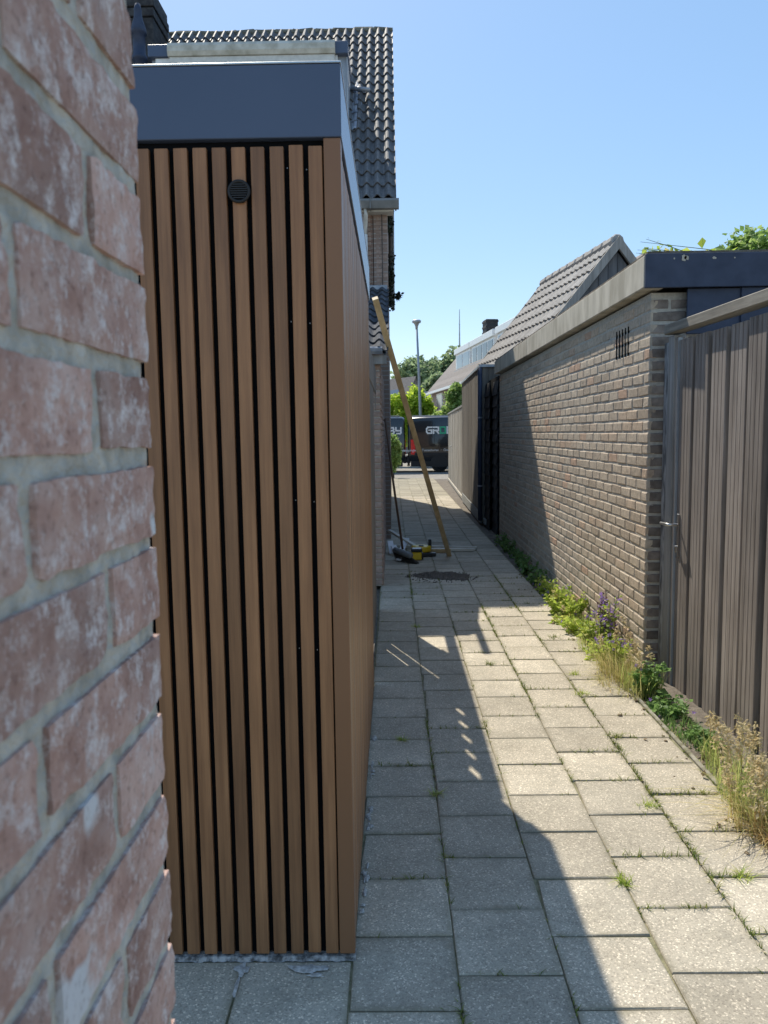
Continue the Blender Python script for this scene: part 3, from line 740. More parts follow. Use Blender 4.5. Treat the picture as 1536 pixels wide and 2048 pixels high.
# ------------------------------------------------------------------ shingled recess, wooden shed, far gate
shw = tag(MB().box(1.60, 1.9, 11.66, 12.84, -.1, 2.36).build('shingled_wall', 'black'), 'narrow wall clad in black shingles between garage and wooden shed', 'wall')
for c, (ya, ybb, xo) in enumerate(((11.68, 12.22, .0), (12.23, 12.82, -.05))):
    for r in range(13):
        b = MB(); z0 = -.05 + r * .178
        b.add([(1.565 + xo, ya, z0), (1.565 + xo, ybb, z0), (1.592 + xo, ybb, z0 + .215), (1.592 + xo, ya, z0 + .215), (1.580 + xo, ya, z0), (1.580 + xo, ybb, z0), (1.60 + xo, ybb, z0 + .215), (1.60 + xo, ya, z0 + .215)],
              [(0, 1, 2, 3), (4, 7, 6, 5), (0, 4, 5, 1), (1, 5, 6, 2), (2, 6, 7, 3), (3, 7, 4, 0)])
        b.v = [(x + U(-.003, .003), y + U(-.006, .006), z + U(-.006, .006)) for x, y, z in b.v]
        b.build('shingle', 'shingle', shw)
ws = thing('wooden_shed', (1.6, 15, 0), 'tall grey vertical plank shed beyond the brick garage', 'shed')
core = MB().prism([(1.49, 12.9), (2.2, 12.9), (2.2, 17.3), (1.57, 17.3)], 'z', 0, 2.57).build('core', 'black', ws)
A, B_ = Vector((1.465, 12.87, 0)), Vector((1.555, 17.3, 0)); d = (B_ - A).normalized(); nrm = Vector((-d.y, d.x, 0))
L_ = (B_ - A).length; nb = 33; pw = L_ / nb
pm_ = MB().box(0, pw - .006, -.018, 0, .18, 2.585, .002).mesh('plank', 'larch')
for i in range(nb): inst('plank', pm_, frame(A + d * (i * pw) + nrm * U(-.003, .003), d, nrm, ZV), ws)
pn = MB().box(0, .104, 0, .018, .02, 2.585, .002).mesh('plank', 'larch')
for i in range(5): inst('plank', pn, Matrix.Translation((1.49 + i * .108, 12.872, 0 if i == 0 else 0)), ws)
MB().prism([(1.44, 12.84), (2.25, 12.84), (2.25, 17.33), (1.53, 17.33)], 'z', 2.588, 2.63).build('roof_edge', 'zinc', ws)
MB().prism([(A.x - .012, A.y), (A.x + .02, A.y), (B_.x + .02, B_.y), (B_.x - .012, B_.y)], 'z', 0, .17).build('plinth', 'concrete_post', ws)
MB().tube([(1.447, 12.84, 2.58), (1.447, 12.84, .05)], .036, 10).build('downpipe', 'navy', ws, True)
for z in (.62, 1.75): MB().tube([(1.447, 12.84, z), (1.447, 12.84, z + .025)], .042, 10).build('pipe_bracket', 'lead', ws)
MB().box(1.50, 1.56, 12.60, 12.86, 0, .09, .005).build('step_block', 'concrete_post', ws)
fg = thing('plank_gate', (1.7, 21.5, 0), 'pale sunlit plank gate at the street end of the path', 'gate')
A, B_ = Vector((1.60, 17.42, 0)), Vector((1.815, 25.2, 0)); d = (B_ - A).normalized(); nrm = Vector((-d.y, d.x, 0)); L_ = (B_ - A).length; nb = 24; pw = L_ / nb
pm_ = MB().box(0, pw - .012, -.025, 0, .06, 2.10, .003).mesh('plank', 'larch_light')
for i in range(nb): inst('plank', pm_, frame(A + d * (i * pw) + nrm * U(-.006, .006), d, nrm, ZV) @ Matrix.Translation((0, 0, U(-.02, .0))), fg)
MB().prism([(A.x - .02, A.y), (A.x + .09, A.y), (B_.x + .09, B_.y), (B_.x - .02, B_.y)], 'z', 2.105, 2.15).build('cap_rail', 'gatewood_dark', fg)
MB().prism([(A.x - .03, A.y), (A.x + .05, A.y), (B_.x + .05, B_.y), (B_.x - .03, B_.y)], 'z', 0, .06).build('threshold', 'coping', fg)
MB().box(1.745, 1.80, 22.9, 22.94, .95, 1.2, .003).build('lock_plate', 'steel', fg)
MB().tube([(1.74, 22.92, 1.12), (1.70, 22.92, 1.12), (1.70, 22.75, 1.12)], .014, 8).build('handle', 'steel', fg)

# ------------------------------------------------------------------ tiled outbuilding behind garage
tb = thing('tiled_outbuilding', (3, 14.2, 0), 'outbuilding with brown tiled gable roof rising behind the brick garage', 'building')
td = Vector((-.138, 1, 0)).normalized(); tr_ = Vector((td.y, -td.x, 0)); N0 = Vector((3.59, 12.5, 4.49)); TL = 3.55; TW = 1.52; sl_ = 1.235
def T(a, l, z): return N0 + tr_ * a + td * l + Vector((0, 0, z))
zl = -TW * sl_
zg = -4.49
MB().add([T(-TW + .12, .08, zg), T(TW - .12, .08, zg), T(TW - .12, .08, zl), T(0, .08, -.12), T(-TW + .12, .08, zl), T(-TW + .12, TL - .08, zg), T(TW - .12, TL - .08, zg), T(TW - .12, TL - .08, zl), T(0, TL - .08, -.12), T(-TW + .12, TL - .08, zl)],
         [(0, 1, 2, 3, 4), (5, 9, 8, 7, 6), (0, 4, 9, 5), (1, 6, 7, 2), (2, 7, 8, 3), (3, 8, 9, 4)]).build('wall', 'black', tb)
for i in range(16):
    a0 = -TW + .14 + i * .155; a1 = a0 + .147
    zt = lambda a: -abs(a) * sl_ - .16
    am = (a0 + a1) / 2
    pts = [(a0, zg), (a1, zg), (a1, zt(a1)), (a0, zt(a0))] if a0 * a1 > 0 else [(a0, zg), (a1, zg), (a1, zt(a1)), (0, -.16), (a0, zt(a0))]
    b = MB(); n = len(pts)
    b.add([T(a, .055, z) for a, z in pts] + [T(a, .075, z) for a, z in pts], [tuple(range(n)), tuple(range(n, 2 * n))[::-1]] + [(i_, (i_ + 1) % n, (i_ + 1) % n + n, i_ + n) for i_ in range(n)])
    b.build('board', 'dark_board', tb)
for s in (-1, 1):
    for (l0, nm) in ((-.03, 'bargeboard'), (TL - .02, 'bargeboard')):
        b = MB(); q = [(0, .07), (s * TW, zl + .07), (s * TW, zl - .12), (0, -.13)]
        if s > 0: q = [(a + .002, z) for a, z in q]
        b.add([T(a, l0, z) for a, z in q] + [T(a, l0 + .05, z) for a, z in q], [(0, 1, 2, 3), (7, 6, 5, 4), (0, 4, 5, 1), (1, 5, 6, 2), (2, 6, 7, 3), (3, 7, 4, 0)]); b.build(nm, 'gatewood_dark', tb)
tro = MB().add([T(0, .02, .0), T(0, TL, .0), T(-TW, TL, zl), T(-TW, .02, zl), T(TW, .02, zl), T(TW, TL, zl)], [(0, 1, 2, 3), (0, 4, 5, 1)]).build('roof', 'tile_far', tb)
sa = math.atan(sl_); SLn = TW / math.cos(sa); nr = 8; gg = SLn / nr
up = (tr_ * math.cos(sa) + ZV * math.sin(sa)); nl = (-tr_ * math.sin(sa) + ZV * math.cos(sa))
tw = .2
tm2 = tile_mesh('tile', tw, gg * 1.1, .03, 'tile_brown', 6, .022, .034)
for r in range(nr):
    for c in range(17):
        o = T(-TW, .04 + (c + 1) * tw, zl) + up * (r * gg - .02) + nl * .015
        inst('tile', tm2, frame(o, -td, up, nl), tro)
for i in range(9):
    b = MB().lathe([(.10, 0), (.115, .03), (.10, .38)], (0, 0, 0), 10, 'y'); inst('ridge_tile', b.mesh('ridge_tile', 'tile_brown'), frame(T(0, i * .392 + .03, .0), tr_, td, ZV), tro)

# ------------------------------------------------------------------ terraced houses along the street
row = thing('terraced_house', (4, 46, 0), 'far terraced house row with white dormers above the wooden shed', 'house')
hd = Vector((.12, -1, 0)).normalized(); hr = Vector((1, .12, 0)).normalized(); H0 = Vector((2.28, 50, 0)); HF = frame(H0, hr, hd, ZV)
EHz, RHz, RHx = 4.08, 6.92, 2.5
MB().box(.25, 4.75, .1, 26, -.2, EHz - .02, M4=HF).build('wall', 'house_brick_y', row)
rf = MB().prism([(0, EHz), (RHx, RHz), (5.0, EHz), (5.0, EHz - .1), (RHx, RHz - .12), (0, EHz - .1)], 'y', 0, 26)
rf.v = [HF @ Vector(p) for p in rf.v]; rfo = rf.build('roof', 'tile_far', row)
ra = math.atan2(RHz - EHz, RHx); RLn = math.hypot(RHz - EHz, RHx); nrr = 11
for r in range(nrr):
    s0 = r * RLn / nrr
    b = MB().box(-.02, RLn / nrr * 1.03, 0, 26, .0, .035, M4=HF @ Matrix.Translation((s0 * math.cos(ra), 0, EHz + s0 * math.sin(ra))) @ Matrix.Rotation(-ra, 4, 'Y') @ Matrix.Rotation(-.045, 4, 'Y'))
    b.build('tile_course', 'tile_far', rfo)
MB().box(-.14, .0, 0, 26, EHz - .15, EHz - .02, M4=HF).build('gutter', 'white', row)
for i, (t0, t1) in enumerate(((4.7, 8.5), (8.85, 13.6), (14.2, 18))):
    dm = MB().box(.9, 2.35, t0, t1, 5.0, 5.98, M4=HF).build('dormer', 'white', row)
    MB().box(.80, 2.5, t0 - .08, t1 + .08, 5.985, 6.30, .02, M4=HF).build('dormer_fascia', 'white', dm)
    MB().box(.78, .90, t0, t1, 5.0, 5.06, M4=HF).build('sill', 'zinc', dm)
    n = 2 if i == 0 else 4
    for k in range(n):
        w_ = (t1 - t0 - .3) / n
        MB().box(.885, .899, t0 + .15 + k * w_ + .1, t0 + .15 + (k + 1) * w_ - .1, 5.14, 5.86, M4=HF).build('pane', 'paneglass' if i == 0 else 'glass', dm)
MB().box(.3, .33, 1.0, 3.9, 4.52, 4.55, M4=HF @ Matrix.Translation((.25, 0, .25)) @ Matrix.Rotation(-ra, 4, 'Y')).build('solar_panel', 'glass', row)
for t0 in (5.9, 16.0):
    cc = MB().box(2.2, 2.85, t0, t0 + .9, 6.5, 7.75, M4=HF).build('chimney', 'chimney', row)
    for z in (7.0, 7.3, 7.6): MB().box(2.17, 2.88, t0 - .03, t0 + .93, z, z + .1, M4=HF).build('chimney_band', 'chimney', cc)
for k in range(5):
    wf_ = MB().box(.22, .249, 2 + k * 4.2, 4 + k * 4.2, 2.7, 3.9, M4=HF).build('window', 'white', row)
    MB().box(.205, .219, 2.1 + k * 4.2, 3.9 + k * 4.2, 2.8, 3.8, M4=HF).build('pane', 'glass', wf_)
gh = thing('gable_house', (1.2, 62, 0), 'far house with brown gable roof peeking above the bright hedge', 'house')
MB().add([(1.0, 60, -.1), (2.75, 60.6, -.1), (2.75, 60.6, 4.0), (1.87, 60.3, 5.75), (1.0, 60, 4.0), (-3, 66, -.1), (-3, 66, 4.0), (-2.2, 66.3, 5.75)], [(0, 1, 2, 3, 4), (0, 4, 6, 5), (4, 3, 7, 6)]).build('wall', 'tile_far', gh)
MB().add([(.78, 59.9, 3.6), (1.87, 60.2, 5.9), (-2.2, 66.2, 5.9), (-3.2, 65.9, 3.6), (.78, 59.9, 3.5), (1.87, 60.2, 5.8), (-2.2, 66.2, 5.8), (-3.2, 65.9, 3.5)], [(0, 1, 2, 3), (4, 7, 6, 5), (0, 4, 5, 1), (1, 5, 6, 2), (2, 6, 7, 3), (3, 7, 4, 0)]).build('roof', 'tile_far', gh)
MB().add([(1.87, 60.15, 5.9), (2.95, 60.55, 3.7), (2.95, 60.55, 3.6), (1.87, 60.15, 5.78), (1.87, 60.4, 5.9), (2.95, 60.8, 3.7), (2.95, 60.8, 3.6), (1.87, 60.4, 5.78)], [(0, 1, 2, 3), (4, 7, 6, 5), (0, 4, 5, 1), (1, 5, 6, 2), (2, 6, 7, 3), (3, 7, 4, 0)]).build('bargeboard', 'vanlow', gh)
MB().add([(.2, 60.7, 4.0), (.9, 61, 5.0), (-.3, 62.8, 5.0), (-1.0, 62.5, 4.0), (.2, 60.65, 4.05), (.9, 60.95, 5.05), (-.3, 62.75, 5.05), (-1.0, 62.45, 4.05)], [(0, 1, 2, 3), (4, 7, 6, 5), (0, 4, 5, 1), (1, 5, 6, 2), (2, 6, 7, 3), (3, 7, 4, 0)]).build('solar_panel', 'paneglass', gh)
sb = thing('small_house', (2.6, 56, 0), 'white low house corner between the far gable house and the terrace', 'house')
MB().box(2.45, 5.2, 56, 59, -.1, 4.25).build('wall', 'white', sb); MB().box(2.35, 5.3, 55.9, 59.1, 4.26, 4.5).build('fascia', 'zinc', sb)
MB().box(2.8, 3.4, 55.98, 55.995, 3.5, 4.1).build('window', 'glass', sb)

# ------------------------------------------------------------------ vans
LET = {'G': [((1, 1), (0.25, 1)), ((.25, 1), (0, .75)), ((0, .75), (0, .25)), ((0, .25), (.25, 0)), ((.25, 0), (1, 0)), ((1, 0), (1, .52)), ((1, .52), (.5, .52))],
       'R': [((0, 0), (0, .55)), ((0, 1), (1, 1)), ((1, 1), (1, .45)), ((1, .45), (.3, .45)), ((.55, .45), (1, 0))],
       'O': [((0, 0), (0, 1)), ((0, 1), (1, 1)), ((1, 1), (1, 0)), ((1, 0), (0, 0))],
       'B': [((0, 0), (0, 1)), ((0, 1), (.85, 1)), ((.85, 1), (.95, .75)), ((.95, .75), (.85, .52)), ((.85, .52), (.2, .52)), ((.85, .52), (1, .28)), ((1, .28), (.9, 0)), ((.9, 0), (0, 0))],
       'Y': [((0, 1), (0, .5)), ((0, .5), (1, .5)), ((1, 1), (1, .15)), ((1, .15), (.85, 0)), ((.85, 0), (.2, 0))]}
def lettering(par, ch, x0, z0, wd, hh, y, mt, th=.055):
    b = MB()
    for k, ((a, c), (a2, c2)) in enumerate(LET[ch]):
        p, q = Vector((x0 + a * wd, 0, z0 + c * hh)), Vector((x0 + a2 * wd, 0, z0 + c2 * hh)); dd = (q - p).normalized(); p -= dd * th / 2; q += dd * th / 2; s = Vector((-dd.z, 0, dd.x)) * th / 2
        yy = y - .0005 * k
        b.add([(v.x, yy, v.z) for v in (p - s, q - s, q + s, p + s)], [(0, 1, 2, 3)])
    b.build('letter', mt, par)
def text_part(par, body, size, x, y, z, mt):
    cu = bpy.data.curves.new('t', 'FONT'); cu.body = body; cu.size = size
    o = bpy.data.objects.new('t', cu); C.objects.link(o)
    bpy.context.view_layer.update(); dg = bpy.context.evaluated_depsgraph_get()
    me = bpy.data.meshes.new_from_object(o.evaluated_get(dg)); bpy.data.objects.remove(o)
    me.materials.clear(); me.materials.append(M[mt])
    return inst('lettering', me, Matrix.Translation((x, y, z)) @ Matrix.Rotation(R(90), 4, 'X'), par)
def van(x0, face, label, y=30.8, Hh=2.2, word_x=None):
    """rear end at x0; face=+1 drives towards +x"""
    t = thing('delivery_van', (x0 + face * 2.5, y + 1, -.05), label, 'van', 'black delivery vans parked on the street')
    sx = lambda a: x0 + face * a
    st = [(0.0, .55, Hh - .14, .90), (.03, .42, Hh - .05, .95), (.12, .38, Hh - .01, .98), (1.5, .36, Hh, .985), (3.2, .36, Hh, .985), (3.7, .36, Hh - .08, .97), (4.25, .36, 1.50, .95), (4.45, .36, 1.28, .95), (4.95, .38, 1.08, .92), (5.15, .42, .9, .82), (5.22, .5, .7, .6)]
    b = MB(); n = 0; yc = y + .985
    def ring(a, zb, zt, hw):
        h = zt - zb
        pr = [(-hw + .05, zb), (-hw, zb + .08), (-hw, zb + h * .42), (-hw + .025, zb + h * .55), (-hw + .06, zb + h * .82), (-hw + .12, zt - .07), (-hw + .22, zt - .015), (-hw * .4, zt)]
        pr = pr + [(-q, z) for q, z in pr[::-1]]
        return [(sx(a), yc + q, z) for q, z in pr]
    rings = [ring(*q) for q in st]; k = len(rings[0])
    for rg in rings: b.v += rg
    for i in range(len(rings) - 1):
        for j in range(k): b.f.append((i * k + j, i * k + (j + 1) % k, (i + 1) * k + (j + 1) % k, (i + 1) * k + j))
    b.f.append(tuple(range(k))); b.f.append(tuple((len(rings) - 1) * k + j for j in range(k)))
    body = b.build('body', 'van', t, False)
    body.data.polygons.foreach_set('use_smooth', [True] * len(body.data.polygons))
    md = body.modifiers.new('es', 'EDGE_SPLIT'); md.split_angle = R(38)
    MB().box(sx(.25), sx(4.6), y - .012, y + .02, .62, .74, .01).build('side_moulding', 'vanlow', t)
    MB().box(sx(.1), sx(4.9), y + .03, y + .2, .2, .42, .02).build('sill', 'vanlow', t)
    MB().box(sx(-.06), sx(.09), y + .1, y + 1.87, .32, .58, .03).build('bumper', 'vanlow', t)
    MB().box(sx(.10) if face > 0 else sx(-.02), sx(.30) if face > 0 else sx(.02), y - .004 if face > 0 else y + .12, y + .12 if face > 0 else y + .26, .66, 1.27, .02).build('tail_light', 'red', t)
    MB().box(sx(.40), sx(.52), y - .006, y + .01, .55, .59, .004).build('side_reflector', 'orange', t)
    for a in (1.25, 3.9):
        wh = MB().lathe([(.2, 0), (.30, .01), (.325, .04), (.33, .12), (.32, .2), (.3, .22)], (sx(a), y + .02, .28), 24, 'y').build('wheel', 'rubber', t, True)
        rm = MB().lathe([(.05, -.012), (.06, .0), (.19, .003), (.215, -.004)], (sx(a), y + .015, .28), 20, 'y').build('rim', 'rim', wh, True)
        MB().prism([(sx(a) + .39 * math.cos(q * math.pi / 12), .28 + .39 * math.sin(q * math.pi / 12)) for q in range(-1, 14)], 'y', y - .006, y + .02).build('wheel_arch', 'vanlow', t)
    for a in (1.05, 2.35, 3.3): MB().box(sx(a) - .004, sx(a) + .004, y + .0, y + .03, .45, 1.95).build('door_seam', 'vanlow', t)
    MB().box(sx(3.35), sx(4.1), y + .02, y + .06, 1.3, 1.85, .02).build('window', 'glass', t)
    MB().box(sx(4.2), sx(4.35), y - .2, y - .05, 1.2, 1.45, .03).build('mirror', 'vanlow', t)
    MB().box(sx(5.0), sx(5.19), y + .12, y + .45, .78, .95, .03).build('headlight', 'white', t)
    MB().box(sx(.2), sx(3.2), y + .3, y + 1.6, Hh + .0, Hh + .025, .01).build('roof_rail', 'galv', t)
    if word_x is not None:
        for i, ch in enumerate('GROBY'): lettering(t, ch, word_x + i * .272, 1.51, .195, .235, y - .008, 'lettergreen' if ch == 'O' else 'white', .06)
        yy = y - .01
        text_part(t, 'Overkappingen  ·  Tuinschuren  ·  Overkappingen', .135, word_x - 1.22, yy, .80, 'white')
    return t
van(.62, 1, 'black van with red tail lamp, parked behind the leaning pine beam', word_x=1.36)
van(.50, -1, 'black van mostly hidden by the lean-to and small round bush', y=30.9, word_x=-.95)

# ------------------------------------------------------------------ lamp, mast, greenery of the street
lamp = thing('street_lamp', (1.29, 36, 0), 'tall grey street lamp behind the black van', 'lamp')
MB().tube([(1.33, 36, -.05), (1.325, 36, 1.0), (1.3, 36, 2.6), (1.25, 36, 4.3), (1.17, 36, 6.4)], [.09, .085, .075, .06, .045], 10).build('pole', 'galv', lamp, True)
MB().lathe([(.05, 6.25), (.07, 6.4), (.12, 6.52), (.2, 6.56), (.21, 6.64), (.16, 6.68)], (1.165, 36, 0), 16).build('lamp_head', 'galv', lamp, True)
mast = thing('antenna_mast', (10.43, 120, 0), 'thin antenna mast against the sky above the far dormers', 'mast')
MB().tube([(10.43, 120, 0), (10.43, 120, 14), (10.44, 120, 20.2)], [.16, .14, .05], 6).build('pole', 'galv', mast)
for z in (15, 16.5, 18): MB().tube([(10.3, 120, z), (10.56, 120, z)], .03, 5).build('crossbar', 'galv', mast)

def tree(name, x, y, h, rx, label, lm, n=5000, size=.28, ry=None, trunk=.22, low=.25, cat='tree', clumps=26, group=None):
    t = thing(name, (x, y, -.1), label, cat, group); ry = ry or rx
    top = h * .7
    tk = MB().tube([(x, y, -.15), (x + .02 * h, y, h * .25), (x - .01 * h, y, h * .5), (x, y, top)], [trunk, trunk * .8, trunk * .55, trunk * .2], 8)
    mb = MB(); cen = []
    zc = h * (1 + low) / 2; rz_ = h * (1 - low) / 2
    for i in range(clumps):
        d = Vector((random.gauss(0, 1), random.gauss(0, 1), random.gauss(0, 1))).normalized(); r = U(.35, .88)
        c = Vector((x + d.x * rx * r, y + d.y * ry * r, zc + d.z * rz_ * r)); cen.append(c)
        k = U(.22, .42)
        leaves(mb, c, (rx * k, ry * k, rz_ * k), int(n / clumps), size, up=.4, shell=.25)
        if i % 3 == 0: tk.tube([(x, y, h * U(.25, .5)), (x + d.x * rx * r * .5, y + d.y * ry * r * .5, zc + d.z * rz_ * r * .3), tuple(c)], [trunk * .35, trunk * .2, .02], 5)
    tk.build('trunk', 'bark', t, True); mb.build('crown', lm, t, recalc=False)
    return t
tree('broadleaf_tree', 2.6, 85, 10.2, 2.7, 'round dark green tree behind the far gable house and street lamp', 'leaf_tree', 12000, .34, clumps=60)
tree('broadleaf_tree', 5.4, 90, 9.8, 2.3, 'dark green tree left of the far terrace dormer', 'leaf_tree', 9000, .34, clumps=44)
tree('broadleaf_tree', 7.6, 92, 12.3, 2.8, 'tallest dark tree directly behind the far terrace dormer', 'leaf_tree', 10000, .34, clumps=44)
tree('broadleaf_tree', -.6, 95, 8.0, 2.4, 'low far tree just right of the lean-to roof', 'leaf_tree', 7000, .34, clumps=40)
tree('broadleaf_tree', 3.9, 75, 7.2, 1.7, 'small tree between far gable house and terrace roof', 'leaf_tree', 7000, .3, clumps=40)
tree('hedge_bush', .75, 37.2, 3.75, 1.15, 'bright yellow green bush behind the vans under the street lamp', 'leaf_bright', 7000, .13, .9, .08, .2, 'bush', 34)
tree('hedge_bush', -.45, 37.4, 3.5, .9, 'bright green bush at the far left, next to the lean-to corner', 'leaf_bright', 4000, .13, .9, .08, .2, 'bush', 24)
tree('hedge_bush', 1.75, 37.4, 3.4, .75, 'bright green bush just right of the street lamp', 'leaf_bright', 4000, .13, .8, .08, .2, 'bush', 22)
tree('leafy_shrub', 3.0, 34.6, 3.75, .85, 'loose mid green shrub above the pale plank gate', 'leaf_mid', 4500, .14, .9, .07, .3, 'shrub', 26)
tree('leafy_shrub', 2.3, 35.5, 2.75, .7, 'low mid green shrub above the roof of the nearest van', 'leaf_mid', 2500, .13, .8, .06, .2, 'shrub', 18)
tree('round_bush', .02, 27.2, 1.58, .34, 'small round clipped bush at the lean-to corner by the vans', 'leaf_mid', 4500, .06, .4, .04, .05, 'bush', 26)
tree('broadleaf_tree', 9.35, 20, 6.95, 1.05, 'leafy tree top above the navy fascia at the right edge', 'leaf_mid', 9000, .13, 1.1, .15, .5, clumps=40)
tree('broadleaf_tree', 7.35, 20.5, 5.98, .28, 'tiny tuft of tree crown above the front corner of the garage', 'leaf_mid', 500, .12, .3, .06, .7)

# ------------------------------------------------------------------ tools on the path
beam = MB(); p0, p1 = Vector((.682, 9.43, .012)), Vector((-.146, 7.27, 2.765)); dd = (p1 - p0).normalized(); sa_ = dd.cross(Vector((0, 1, 0))).normalized(); sb_ = dd.cross(sa_)
tag(MB().box(-.028, .028, -.028, .028, 0, (p1 - p0).length, .002, M4=frame(p0, sa_, sb_, dd)).build('timber_beam', 'pine'), 'long pine beam leaning against the tiled lean-to roof', 'beam')
br = thing('broom', (.14, 9.0, 0), 'push broom with brown stick leaning on the lean-to wall', 'broom')
MB().tube([(.105, 9.12, .14), (0.0, 9.25, .95), (-.085, 9.42, 1.70)], .014, 8).build('handle', 'broomstick', br, True)
a0, a1 = Vector((.0, 9.18, .13)), Vector((.21, 8.93, .085)); dd = (a1 - a0).normalized()
MB().tube([a0, a0.lerp(a1, .05), a0.lerp(a1, .5), a0.lerp(a1, .95), a1], [.02, .036, .036, .036, .02], 10).build('head', 'greyplastic', br, True)
bb = MB()
for i in range(260):
    p = a0.lerp(a1, random.random()) + Vector((U(-.02, .02), U(-.02, .02), -.02)); q = p + Vector((U(.02, .09), U(-.09, -.0), -p.z + .004))
    s = Vector((.003, .003, 0)); bb.add([p - s, p + s, q + s, q - s], [(0, 1, 2, 3)])
bb.build('bristles', 'bristle', br)
def plank(name, p, q, wd, hh, mt, label, group=None, cat='batten', z=0.0):
    p, q = Vector(p), Vector(q); d = (q - p).normalized(); s = ZV.cross(d).normalized(); n_ = d.cross(s)
    return tag(MB().box(0, (q - p).length, -wd / 2, wd / 2, 0, hh, .002, M4=frame(p, d, s, n_)).build(name, mt), label, cat, group)
plank('batten', (.0, 10.15, .006), (1.07, 9.90, .006), .06, .04, 'pine_y', 'longest pale batten lying across the path behind the leaning beam')
plank('batten', (.24, 9.87, .006), (1.03, 9.78, .006), .06, .035, 'pine_y', 'second pale batten lying in front of the longest batten')
plank('batten', (.33, 9.74, .006), (.72, 9.68, .006), .05, .045, 'pine', 'short brown batten at the foot of the leaning beam')
plank('batten', (-.06, 10.5, .18), (.33, 9.62, .05), .05, .03, 'pine_y', 'slanting pale batten propped behind the broom')
for i, (x, y, l, az, tilt, lab) in enumerate(((-.02, 9.55, .26, 1.7, .5, 'white offcut propped nearest the lean-to wall'), (.05, 9.45, .2, 1.9, .45, 'short white offcut just left of the broom stick'), (.10, 9.8, .3, 1.3, .4, 'white offcut sticking up behind the broom stick'), (.05, 9.05, .16, 1.0, .1, 'small white offcut lying left of the broom head'))):
    mm = Matrix.Translation((x, y, .015)) @ Matrix.Rotation(az, 4, 'Z') @ Matrix.Rotation(-tilt, 4, 'Y')
    tag(MB().box(0, l, -.035, .035, 0, .02, .002, M4=mm).build('offcut', 'offcut'), lab, 'offcut', 'white offcuts by the broom')
reel = thing('tape_reel', (.36, 9.5, 0), 'round yellow reel lying on the battens beside the leaning beam', 'reel')
MB().lathe([(.04, .06), (.115, .055), (.125, .065), (.125, .115), (.115, .125), (.04, .12)], (.34, 9.5, 0), 22).build('case', 'yellow', reel, True)
MB().lathe([(.03, .118), (.032, .132), (.01, .134)], (.34, 9.5, 0), 14).build('hub', 'blackplastic', reel)
MB().box(.43, .47, 9.52, 9.57, .05, .2, .008).build('grip', 'blackplastic', reel)
MB().box(.2, .52, 9.38, 9.46, .008, .05, .006).build('foot', 'blackplastic', reel)
bat = thing('tool_battery', (.30, 9.2, 0), 'yellow and black tool battery beside the broom head', 'battery')
MB().box(.215, .33, 9.12, 9.24, .006, .1, .01).build('case', 'yellow', bat); MB().box(.205, .34, 9.115, 9.245, .102, .14, .01).build('cap', 'blackplastic', bat)
MB().box(.222, .325, 9.125, 9.235, .1405, .144, .001).build('label_plate', 'offcut', bat)
MB().box(.332, .352, 9.13, 9.23, .012, .09, .005).build('latch', 'blackplastic', bat)
pile = MB(); n = 34; rgx, rgy = .29, .24
vsx = []
for i in range(n + 1):
    for j in range(13):
        u_, v_ = i / n * 2 - 1, j / 12 * 2 - 1
        env = max(0, 1 - abs(u_) ** 2.2) * max(0, 1 - v_ * v_); zz = .05 * env * (.6 + .8 * abs(noise.noise(Vector((u_ * 4, v_ * 3, 1))))) + .012 * noise.noise(Vector((u_ * 16, v_ * 9, 3))) * env ** .5
        vsx.append((.50 + u_ * rgx * (1 + .1 * v_), 8.08 + v_ * rgy * (.55 + .45 * (u_ + 1) / 2) * (1 - .3 * abs(u_)) - .06 * u_, .003 + max(-.003, zz) - (.004 if env < .01 else 0)))
pile.add(vsx, [(i * 13 + j, (i + 1) * 13 + j, (i + 1) * 13 + j + 1, i * 13 + j + 1) for i in range(n) for j in range(12)])
for _ in range(260):
    a = U(0, 6.28); r = random.random() ** .5; p = Vector((.5 + math.cos(a) * r * rgx * 1.35, 8.05 + math.sin(a) * r * rgy * 1.35, .004)); s = U(.002, .006)
    pile.box(p.x - s, p.x + s, p.y - s, p.y + s, p.z - .004, p.z + s)
tag(pile.build('dirt_pile', 'dirt'), 'flat heap of dark swept dirt in the middle of the path', 'dirt')

